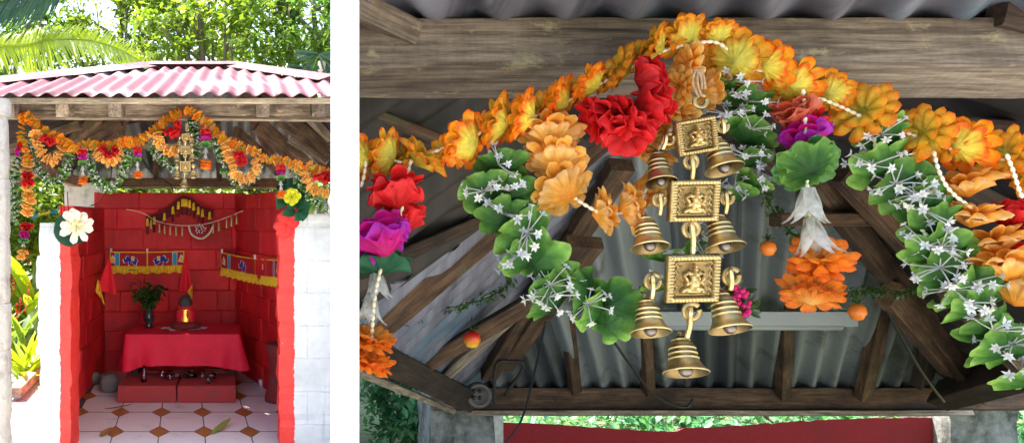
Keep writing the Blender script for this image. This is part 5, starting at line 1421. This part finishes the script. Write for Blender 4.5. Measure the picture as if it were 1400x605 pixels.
beam_sect(486, 1480, [(25, 1.0), (88, .985), (90.5, .988), (132, 1.05), (134, 1.056), (70, 1.075), (22, 1.08)], 'front_beam', M['wood_front'], 80)
# sheet above / in front of the beam (eave)
def ez(y): return EYE + (CY - 25) / F * 1.0 + .012 + (1.0 - y) * 0.13
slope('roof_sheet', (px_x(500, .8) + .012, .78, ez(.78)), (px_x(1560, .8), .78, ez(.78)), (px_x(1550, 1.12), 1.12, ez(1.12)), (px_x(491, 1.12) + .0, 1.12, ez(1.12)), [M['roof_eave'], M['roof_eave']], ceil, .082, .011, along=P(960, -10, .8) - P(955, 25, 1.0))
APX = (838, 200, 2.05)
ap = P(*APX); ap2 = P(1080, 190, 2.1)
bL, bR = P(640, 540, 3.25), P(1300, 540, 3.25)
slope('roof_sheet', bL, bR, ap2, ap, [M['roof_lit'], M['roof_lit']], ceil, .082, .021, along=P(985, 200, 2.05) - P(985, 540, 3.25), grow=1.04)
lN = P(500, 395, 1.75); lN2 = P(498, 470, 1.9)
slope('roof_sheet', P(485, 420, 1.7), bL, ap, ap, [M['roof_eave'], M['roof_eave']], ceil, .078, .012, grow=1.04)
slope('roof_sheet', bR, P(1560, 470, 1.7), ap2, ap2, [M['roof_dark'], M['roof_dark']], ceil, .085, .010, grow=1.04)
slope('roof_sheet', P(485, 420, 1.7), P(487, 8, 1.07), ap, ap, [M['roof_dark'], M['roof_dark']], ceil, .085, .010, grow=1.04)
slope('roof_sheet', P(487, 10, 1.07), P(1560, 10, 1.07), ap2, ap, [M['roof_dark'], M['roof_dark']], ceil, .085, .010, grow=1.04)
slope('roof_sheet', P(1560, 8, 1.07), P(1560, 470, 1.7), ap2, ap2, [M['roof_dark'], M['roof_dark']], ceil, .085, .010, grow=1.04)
# rear beam
beam_sect(600, 1420, [(530, 3.12), (558, 3.10), (560, 3.14), (561, 3.2), (528, 3.24)], 'rear_beam', M['wood_roof'], 20)
beam_sect(640, 1330, [(560.5, 3.06), (567, 3.05), (568, 3.12), (560, 3.13)], 'rear_batten', M['wood_pale'], 10)
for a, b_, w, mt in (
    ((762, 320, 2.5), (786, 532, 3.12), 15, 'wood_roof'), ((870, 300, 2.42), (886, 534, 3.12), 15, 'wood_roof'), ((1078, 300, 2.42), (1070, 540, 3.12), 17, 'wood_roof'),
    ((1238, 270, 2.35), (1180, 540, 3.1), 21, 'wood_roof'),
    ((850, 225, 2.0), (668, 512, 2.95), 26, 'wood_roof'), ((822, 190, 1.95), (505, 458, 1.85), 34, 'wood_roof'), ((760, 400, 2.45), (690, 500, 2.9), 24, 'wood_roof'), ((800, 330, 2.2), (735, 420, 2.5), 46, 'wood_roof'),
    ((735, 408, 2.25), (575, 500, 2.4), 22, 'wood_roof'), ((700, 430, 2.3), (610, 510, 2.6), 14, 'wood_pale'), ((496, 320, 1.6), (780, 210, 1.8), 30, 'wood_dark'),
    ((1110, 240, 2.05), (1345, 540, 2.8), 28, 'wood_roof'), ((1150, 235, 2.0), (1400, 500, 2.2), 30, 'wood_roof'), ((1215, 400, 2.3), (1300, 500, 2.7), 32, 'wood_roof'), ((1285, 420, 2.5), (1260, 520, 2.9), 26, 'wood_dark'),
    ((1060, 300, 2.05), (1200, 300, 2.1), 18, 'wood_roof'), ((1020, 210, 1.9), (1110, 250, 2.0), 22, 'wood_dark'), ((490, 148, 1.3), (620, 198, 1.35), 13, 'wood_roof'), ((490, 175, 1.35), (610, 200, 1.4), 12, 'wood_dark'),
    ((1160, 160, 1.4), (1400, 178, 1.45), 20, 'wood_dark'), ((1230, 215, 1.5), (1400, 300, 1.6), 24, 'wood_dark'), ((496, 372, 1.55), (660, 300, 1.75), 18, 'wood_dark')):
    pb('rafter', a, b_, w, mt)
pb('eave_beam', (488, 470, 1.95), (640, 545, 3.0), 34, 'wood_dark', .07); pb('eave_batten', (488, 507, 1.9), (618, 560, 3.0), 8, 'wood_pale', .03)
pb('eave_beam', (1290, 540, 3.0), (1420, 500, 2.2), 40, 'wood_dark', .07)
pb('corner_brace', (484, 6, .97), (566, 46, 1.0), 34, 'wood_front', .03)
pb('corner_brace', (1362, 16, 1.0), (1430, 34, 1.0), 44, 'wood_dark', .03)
# pale tube light fitting
tl = empty('tube_light', P(1010, 432, 2.6), 'long pale unlit tube light fitting on the roof timbers behind the bells', 'light fitting')
mb = MB(); mb.box((px_x(862, 2.6), 2.56, P(0, 444, 2.6).z), (px_x(1160, 2.6), 2.62, P(0, 424, 2.6).z)); mb.build('housing', M['pvc'], tl, smooth=False)
mb = MB(); mb.tube([P(872, 446, 2.57), P(1150, 446, 2.57)], .012, 8); mb.build('tube', M['pvc'], tl)
# conduit box
jb = empty('junction_box', P(652, 538, 2.9), 'round grey electrical box with cables at the pillar head below the rafters', 'electrical box')
mb = MB(); mw = Matrix.Translation(P(652, 538, 2.9)) @ Matrix.Rotation(R(90), 4, 'X')
mb.lathe([(0, .0), (17*2.9/F, 0), (17*2.9/F, .03), (13*2.9/F, .035), (12*2.9/F, .022), (0, .02)], 22, mw); mb.build('body', M['plastic_grey'], jb)
mb = MB()
for i in range(2):
    for j in range(2): mb.ball(P(648 + i*8, 534 + j*9, 2.86), .008, 8, 5)
mb.build('hole', M['black'], jb)
mb = MB(); mb.tube(spline([P(676, 556, 2.85), P(678, 500, 2.8), P(700, 494, 2.8), P(716, 500, 2.8), P(690, 540, 2.85)], 8), .006, 6); mb.build('bracket', M['iron'], jb)
def cab(pts, r, label):
    mb = MB(); mb.tube(spline([P(*p) for p in pts], 8), r, 6); tag(mb.build('cable', M['black']), label, 'cable', 'black electric cables')
cab([(832, 455, 2.6), (856, 490, 2.6), (895, 540, 2.8), (935, 556, 2.9), (948, 545, 2.9)], .005, 'black cable sagging below the left bells to the rear beam')
cab([(746, 440, 2.4), (728, 520, 2.7), (712, 575, 2.9), (690, 606, 2.9)], .004, 'thin black cable running down past the left end of the dark red wall top')
cab([(1200, 400, 2.3), (1255, 500, 2.5), (1290, 548, 2.7)], .005, 'black cable crossing the rafters below the green swag at right')
# red wall & concrete pillars under the rear beam
ws = empty('rear_wall', P(990, 640, 3.35), 'red painted wall top in shade-darkened colour with a ragged upper edge below the bell garland', 'wall')
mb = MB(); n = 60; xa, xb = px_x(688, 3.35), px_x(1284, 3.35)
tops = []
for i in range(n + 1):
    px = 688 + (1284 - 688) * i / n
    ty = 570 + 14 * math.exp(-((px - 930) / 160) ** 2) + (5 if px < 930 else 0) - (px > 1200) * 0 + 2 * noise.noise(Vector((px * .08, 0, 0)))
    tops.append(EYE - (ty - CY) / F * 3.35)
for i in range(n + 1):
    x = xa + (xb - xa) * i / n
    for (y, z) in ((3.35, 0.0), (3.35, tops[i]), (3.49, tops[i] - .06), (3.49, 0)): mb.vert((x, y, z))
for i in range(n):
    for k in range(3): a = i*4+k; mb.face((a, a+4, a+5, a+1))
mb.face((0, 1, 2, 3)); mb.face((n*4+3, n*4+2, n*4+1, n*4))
mb.build('blockwork', stained('shaded_red_wall_paint', (.26, .008, .012), (.20, .01, .012), 3), ws, smooth=False)  # same red as the shrine wall, darkened to paint in the roof's shade
mb = MB(); mb.box((xb + .003, 3.34, 0), (xb + .06, 3.5, tops[-1])); mb.build('white_end', M['old_white'], ws, smooth=False)
mb = MB(); mb.box((xa - .05, 3.34, 0), (xa - .003, 3.5, tops[0] + .05)); mb.build('white_end', M['old_white'], ws, smooth=False)
def cpost(px0, px1, d, ty, depth, label):
    t_ = post('concrete_pillar', px0, px1, d, depth, 0, EYE - (ty - CY) / F * d, M['concrete'], None, .02); tag(t_, label, 'pillar')
cpost(590, 676, 3.26, 538, .25, 'mottled pale concrete pillar left of the dark red wall top')
cpost(1300, 1392, 3.26, 548, .25, 'mottled dark concrete pillar right of the dark red wall top')
# little hanging ornaments behind
def orn(px, py, d, r_, mat, label, tip=None):
    t_ = empty('hanging_ornament', P(px, py, d), label, 'ornament')
    mb = MB(); k_ = r_*d/F; mb.lathe([(0, -k_*1.05), (k_*.6, -k_*.85), (k_, -.1*k_), (k_*.85, .6*k_), (k_*.3, k_), (0, k_*1.02)], 16, Matrix.Translation(P(px, py, d))); mb.build('fruit', mat, t_)
    mb = MB(); mb.tube([P(px, py - r_, d), P(px, py - r_*2.6, d)], .0015, 4)
    for q in range(6): leaf_shape(mb, P(px, py - r_, d), (U(-1, 1), U(-1, 1), U(.1, .9)), (0, 0, 1), k_*1.0, k_*.22)
    mb.build('stem', M['green_leafy'], t_)
m_, nt, out = new_mat('red_yellow_skin'); gt = nt.nodes.new('ShaderNodeTexCoord'); sx = nt.nodes.new('ShaderNodeSeparateXYZ'); nt.links.new(gt.outputs['Generated'], sx.inputs[0])
principled(nt, out, ramp(nt, sx.outputs[2], [(.15, (.85, .50, .03)), (.5, (.80, .12, .01)), (.8, (.50, .01, .01))]), .35); M['ry'] = m_
M['of'] = simple('orange_skin', (.85, .22, .02), .4)
orn(645, 463, 2.2, 12, M['ry'], 'small red and yellow fruit ornament hanging under the left rafters')
orn(1050, 339, 2.1, 10.5, M['of'], 'small orange ball ornament between the bells and the centre pendant')
orn(1172, 426, 2.1, 11.5, M['of'], 'small orange ball ornament below the green swag at right')
pk = empty('pink_bloom', P(1010, 412, 2.1), 'bunch of small pink blooms showing behind the lowest right bell', 'flowers')
mb = MB()
for k in range(46): a = U(0, 6.28); r_ = 24 * math.sqrt(U(0, 1)); mb.ball(P(1003 + r_*math.cos(a), 414 + r_*math.sin(a), 2.1 + U(-.03, .03)), U(.006, .011), 7, 5)
mb.build('petals', simple('pink_petal', (.70, .02, .18), .7), pk)
mb = MB()
for k in range(60): a = U(0, 6.28); r_ = 26 * math.sqrt(U(0, 1)); leaf_shape(mb, P(1003 + r_*math.cos(a), 414 + r_*math.sin(a), 2.13), (U(-1, 1), U(-1, 0), U(-1, 1)), (0, -1, 0), .03, .007)
mb.build('leaves', M['green_leafy'], pk)
def vine(pts, label, n=160, s=.02):
    pth = spline([P(*p) for p in pts], 12); mb = MB(); mb.tube(pth, .002, 4)
    for k in range(n): leaf_shape(mb, random.choice(pth) + Vector((U(-1, 1), U(-1, 1), U(-1, 1))) * .012, (U(-1, 1), U(-1, 1), U(-1, .6)), (0, 0, 1), s, s * .22, nseg=2)
    tag(mb.build('vine', M['green_leafy']), label, 'vine', 'thin artificial vines strung in the roof')
vine([(550, 440, 2.0), (590, 425, 2.1), (640, 415, 2.15), (680, 400, 2.2), (700, 380, 2.2)], 'thin green artificial vine strung along the left rafters')
vine([(1040, 250, 2.0), (1060, 290, 2.05), (1085, 320, 2.1), (1120, 345, 2.1)], 'thin green artificial vine drooping between bells and centre pendant')
vine([(1160, 400, 2.1), (1200, 395, 2.15), (1240, 400, 2.15), (1270, 385, 2.2)], 'thin green artificial vine below the right green swag')

# ================================================================= TREES & PLANTS
def tree(name, base, H, cr, ch, leaves, lsize, mat, label, seed, cat='tree', group=None, trunk_r=.09, lean=(0, 0), gaps=.15, cz_=None):
    rnd = random.Random(seed); base = Vector(base)
    t_ = empty(name, base, label, cat, group)
    mb = MB(); top = base + Vector((lean[0], lean[1], H * .8)); mid = base + Vector((lean[0] * .3 + rnd.uniform(-.2, .2), 0, H * .4))
    tr = spline([base, mid, top], 6); mb.tube(tr, [trunk_r * (1 - .7 * i / len(tr)) for i in range(len(tr))], 8)
    tips = []
    cc_ = base + Vector((lean[0] * .8, lean[1] * .8, H * .66 if cz_ is None else cz_))
    for k in range(15):
        a = rnd.uniform(0, 6.28); e = rnd.uniform(-.5, 1.2); st = tr[int(rnd.uniform(.35, .95) * (len(tr) - 1))]
        en = cc_ + Vector((math.cos(a) * math.cos(e) * cr * rnd.uniform(.5, .95), math.sin(a) * math.cos(e) * cr * rnd.uniform(.5, .95), math.sin(e) * ch * .8))
        lm_ = st.lerp(en, .5) + Vector((rnd.uniform(-.2, .2), rnd.uniform(-.2, .2), rnd.uniform(-.1, .25)))
        pth = spline([st, lm_, en], 4); mb.tube(pth, [trunk_r * .38 * (1 - .8 * i / len(pth)) for i in range(len(pth))], 5); tips += pth[3:]
    mb.build('trunk', M['bark'], t_)
    mb = MB(); clumps = []
    for k in range(46):
        v_ = Vector((rnd.gauss(0, 1), rnd.gauss(0, 1), rnd.gauss(0, 1))).normalized() * rnd.uniform(.35, 1.0) ** .6
        clumps.append((cc_ + Vector((v_.x * cr, v_.y * cr, v_.z * ch)), rnd.uniform(.16, .36) * cr))
    clumps += [(p, rnd.uniform(.12, .22) * cr) for p in tips[::3]]
    for k in range(leaves):
        c_, r_ = rnd.choice(clumps); v_ = Vector((rnd.gauss(0, .5), rnd.gauss(0, .5), rnd.gauss(0, .4))) * r_
        p = c_ + v_; d_ = Vector((rnd.uniform(-1, 1), rnd.uniform(-1, 1), rnd.uniform(-.9, .4))).normalized()
        L_ = lsize * rnd.uniform(.6, 1.3); s_ = d_.cross(Vector((rnd.uniform(-.5, .5), rnd.uniform(-.5, .5), 1))).normalized() * L_ * .27
        b = len(mb.v); mb.vert(p); mb.vert(p + d_ * L_ * .5 + s_); mb.vert(p + d_ * L_ - Vector((0, 0, L_ * .15))); mb.vert(p + d_ * L_ * .5 - s_)
        mb.face((b, b+1, b+2, b+3))
    mb.build('crown', mat, t_, smooth=False)
    return t_
gT = 'broadleaf trees behind the shrine roof'
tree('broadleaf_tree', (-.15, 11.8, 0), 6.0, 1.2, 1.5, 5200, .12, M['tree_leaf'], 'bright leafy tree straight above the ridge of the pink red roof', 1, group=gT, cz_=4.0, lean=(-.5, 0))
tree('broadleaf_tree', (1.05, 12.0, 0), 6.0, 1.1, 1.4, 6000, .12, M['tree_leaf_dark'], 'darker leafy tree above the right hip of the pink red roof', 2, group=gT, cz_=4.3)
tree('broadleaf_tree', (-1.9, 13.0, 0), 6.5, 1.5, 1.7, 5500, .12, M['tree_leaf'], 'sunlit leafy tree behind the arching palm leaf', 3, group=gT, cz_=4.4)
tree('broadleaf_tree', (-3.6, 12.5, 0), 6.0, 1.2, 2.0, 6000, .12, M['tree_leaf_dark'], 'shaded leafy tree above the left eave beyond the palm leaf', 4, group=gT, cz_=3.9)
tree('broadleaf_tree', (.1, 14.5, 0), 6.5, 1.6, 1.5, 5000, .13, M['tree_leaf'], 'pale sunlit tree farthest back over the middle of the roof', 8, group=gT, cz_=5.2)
tree('bushy_tree', (-3.0, 9.8, 0), 3.2, .95, 1.1, 9000, .10, M['tree_leaf'], 'low bright bush seen between the stone post and the left white pillar', 5, group='bushes around the shrine', cz_=1.5, trunk_r=.05)
tree('bushy_tree', (-1.6, 10.2, 0), 2.6, 1.3, .9, 9000, .10, M['tree_leaf'], 'bright green bush behind the rear wall under the roof gap', 6, group='bushes around the shrine', cz_=1.6, trunk_r=.05)
tree('bushy_tree', (.2, 10.2, 0), 2.6, 1.0, .8, 8000, .10, M['tree_leaf'], 'green bush behind the right rear corner of the red wall', 7, group='bushes around the shrine', cz_=1.7, trunk_r=.05)
# right-hand foliage, below the roof
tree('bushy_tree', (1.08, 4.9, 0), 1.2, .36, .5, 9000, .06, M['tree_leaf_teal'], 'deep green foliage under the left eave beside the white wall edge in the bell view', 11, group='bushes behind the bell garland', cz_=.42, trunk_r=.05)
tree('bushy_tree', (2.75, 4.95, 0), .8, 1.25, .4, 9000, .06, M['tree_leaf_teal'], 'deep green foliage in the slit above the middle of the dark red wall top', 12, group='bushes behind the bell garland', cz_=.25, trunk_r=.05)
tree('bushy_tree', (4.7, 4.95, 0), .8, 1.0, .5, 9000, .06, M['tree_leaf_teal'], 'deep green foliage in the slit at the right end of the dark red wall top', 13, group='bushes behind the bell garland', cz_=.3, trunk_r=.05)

def frond(name, pts, leaflet, mat, label, droop=.5, n=90, cat='palm leaf', w=.012, sides=(1, -1), fan=None):
    t_ = empty(name, pts[0], label, cat); pth = resample(spline(pts, 16), .02)
    mb = MB(); mb.tube(pth, [.018 * (1 - .8 * i / len(pth)) for i in range(len(pth))], 6); mb.build('midrib', mat, t_)
    mb = MB()
    for i in range(n):
        f = i / n; k_ = int(f * (len(pth) - 2)); p = pth[k_]; tn = (pth[k_+1] - pth[k_]).normalized()
        for s_ in sides:
            up = Vector((0, -.15, 1)) if s_ > 0 else Vector((0, -.5, -1))
            d_ = (up * (.85 if s_ > 0 else 1) + tn * .55 + Vector((U(-.08, .08), U(-.25, .25), U(-.06, .06)))).normalized()
            L_ = leaflet * (math.sin(math.pi * min(1, .12 + f * .86)) ** .6) * U(.9, 1.08) * (1 if s_ < 0 else .72)
            b = len(mb.v); sd_ = d_.cross(Vector((0, 1, 0))).normalized() * w
            for q in range(5):
                t__ = q / 4; c_ = p + d_ * L_ * t__ + Vector((0, 0, -droop * L_ * t__ * t__ * (.6 if s_ > 0 else .15))); ww = (1 - t__) ** .7 + .02
                mb.vert(c_ - sd_ * ww, t__); mb.vert(c_ + sd_ * ww + Vector((0, .004, 0)), t__)
            for q in range(4): a = b + q*2; mb.face((a, a+1, a+3, a+2))
    mb.build('leaflets', mat, t_, smooth=False)
    return t_
dP = 8.2
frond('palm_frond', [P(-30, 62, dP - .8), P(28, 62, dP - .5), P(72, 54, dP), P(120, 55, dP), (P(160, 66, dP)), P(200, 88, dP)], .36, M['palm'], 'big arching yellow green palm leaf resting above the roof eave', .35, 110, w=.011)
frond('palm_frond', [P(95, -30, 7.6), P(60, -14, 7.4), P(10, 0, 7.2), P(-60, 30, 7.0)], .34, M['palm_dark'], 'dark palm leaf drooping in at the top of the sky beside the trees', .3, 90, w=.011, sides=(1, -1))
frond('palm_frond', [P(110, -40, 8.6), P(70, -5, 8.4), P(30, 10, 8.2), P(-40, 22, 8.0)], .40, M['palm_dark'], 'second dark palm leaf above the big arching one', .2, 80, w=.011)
# fan palm right
fpm = empty('fan_palm', P(440, 90, 10.0), 'fan palm with drooping dark fronds above the right end of the roof', 'palm')
for k, (cx_, cy_, r_) in enumerate(((436, 74, 34), (452, 92, 30), (415, 92, 24))):
    mb = MB(); c_ = P(cx_, cy_, 10 + .2 * k)
    for q in range(26):
        a = R(150 + q * 9.5 - 60 * (k == 1)); d_ = Vector((math.cos(a), U(-.3, .3), -abs(math.sin(a)) * .5 + .25)); leaf_shape(mb, c_, d_, (0, -1, .2), r_/F*10, .014, bend=.25, nseg=5)
    mb.build('frond', M['palm_dark'], fpm)
mb = MB(); mb.tube([(P(440, 90, 10.2).x, 10.2, 0), P(440, 84, 10.2)], .05, 8); mb.build('trunk', M['bark'], fpm)
# plants beside the path
def clump(px, py, d, n, L_, w, mat, label, red=0, spread=.8, seed=0):
    random.seed(100 + seed); base = P(px, py, d); base.z = 0
    t_ = empty('leafy_plant', base, label, 'plant', 'plants beside the path'); mb = MB()
    for k in range(n):
        a = U(0, 6.28); e = U(.4, 1.3); leaf_shape(mb, base + Vector((U(-.08, .08), U(-.1, .1), U(0, (py < 480) * .3))), (math.cos(a)*math.cos(e)*spread, math.sin(a)*math.cos(e)*spread, math.sin(e)), (0, 0, 1), L_*U(.6, 1.1), w*U(.7, 1.2), bend=.35, nseg=5)
    mb.build('leaves', mat, t_)
    if red:
        mb = MB()
        for k in range(red):
            c_ = base + Vector((U(-.15, .15), U(-.15, .1), L_ * U(.5, .9)))
            for q in range(14): leaf_shape(mb, c_ + Vector((0, 0, q * .012)), (U(-1, 1), U(-1, 1), .6), (0, 0, 1), .035, .010, nseg=2)
        mb.build('flower_spike', M['red'], t_)
clump(40, 560, 7.2, 40, .55, .028, M['palm'], 'grassy bright green plant by the path edge', 0, seed=1)
clump(28, 520, 7.9, 34, .75, .045, M['tree_leaf'], 'long leaved plant with small red flowers beside the stone post', 5, seed=2)
clump(52, 470, 9.0, 40, 1.25, .055, M['palm'], 'tall ginger plant with bright long leaves behind the left pillar', 6, seed=3)
clump(20, 480, 9.3, 40, 1.1, .06, M['tree_leaf'], 'broad leaved plant behind the stone post', 3, seed=4)
clump(-20, 520, 8.2, 40, .8, .05, M['tree_leaf'], 'leafy plant at the edge of the view beyond the stone post', 0, seed=5)
p_ = on_floor(35, 535); mb = MB()
tag(bar('log', on_floor(20, 545) + Vector((0, 0, .05)), on_floor(60, 505) + Vector((0, 0, .05)), .10, .08, M['wood_pale'], None), 'weathered grey log lying along the path edge', 'log')

# ================================================================= LIGHT, WORLD, CAMERA
sun_dir = Vector((-0.40, 0.25, 0.88)).normalized()      # towards the sun
el = math.asin(sun_dir.z); az = math.atan2(sun_dir.x, sun_dir.y)   # clockwise from +Y
w = bpy.data.worlds.new('World'); scene.world = w; w.use_nodes = True
nt = w.node_tree; nt.nodes.clear()
sky = nt.nodes.new('ShaderNodeTexSky'); sky.sky_type = 'NISHITA'; sky.sun_disc = False
sky.sun_elevation = el; sky.sun_rotation = az % (2 * math.pi); sky.air_density = 1.0; sky.dust_density = 3.0; sky.ozone_density = 1.0
bg = nt.nodes.new('ShaderNodeBackground'); bg.inputs[1].default_value = 0.15
ow = nt.nodes.new('ShaderNodeOutputWorld'); nt.links.new(sky.outputs[0], bg.inputs[0]); nt.links.new(bg.outputs[0], ow.inputs[0])
sl_ = bpy.data.lights.new('sun', 'SUN'); sl_.energy = 4.0; sl_.angle = R(0.5); sl_.color = (1, .95, .87)
so = bpy.data.objects.new('sun', sl_); COL.objects.link(so); so.rotation_euler = (-sun_dir).to_track_quat('-Z', 'Y').to_euler(); so.location = (0, 0, 8)

cam = bpy.data.cameras.new('camera'); co = bpy.data.objects.new('camera', cam); COL.objects.link(co)
cam.sensor_width = 36; cam.sensor_fit = 'HORIZONTAL'; cam.lens = 36 * F / 1400
cam.shift_x = (700 - CX) / 1400; cam.shift_y = -(302.5 - CY) / 1400
cam.clip_start = .02; cam.clip_end = 600
co.location = (0, 0, EYE); co.rotation_euler = (R(90), 0, 0); scene.camera = co
scene.view_settings.view_transform = 'Standard'; scene.view_settings.look = 'None'; scene.view_settings.exposure = 2.15; scene.view_settings.gamma = 1
scene.cycles.max_bounces = 8; scene.cycles.diffuse_bounces = 4; scene.cycles.transmission_bounces = 6; scene.cycles.transparent_max_bounces = 8
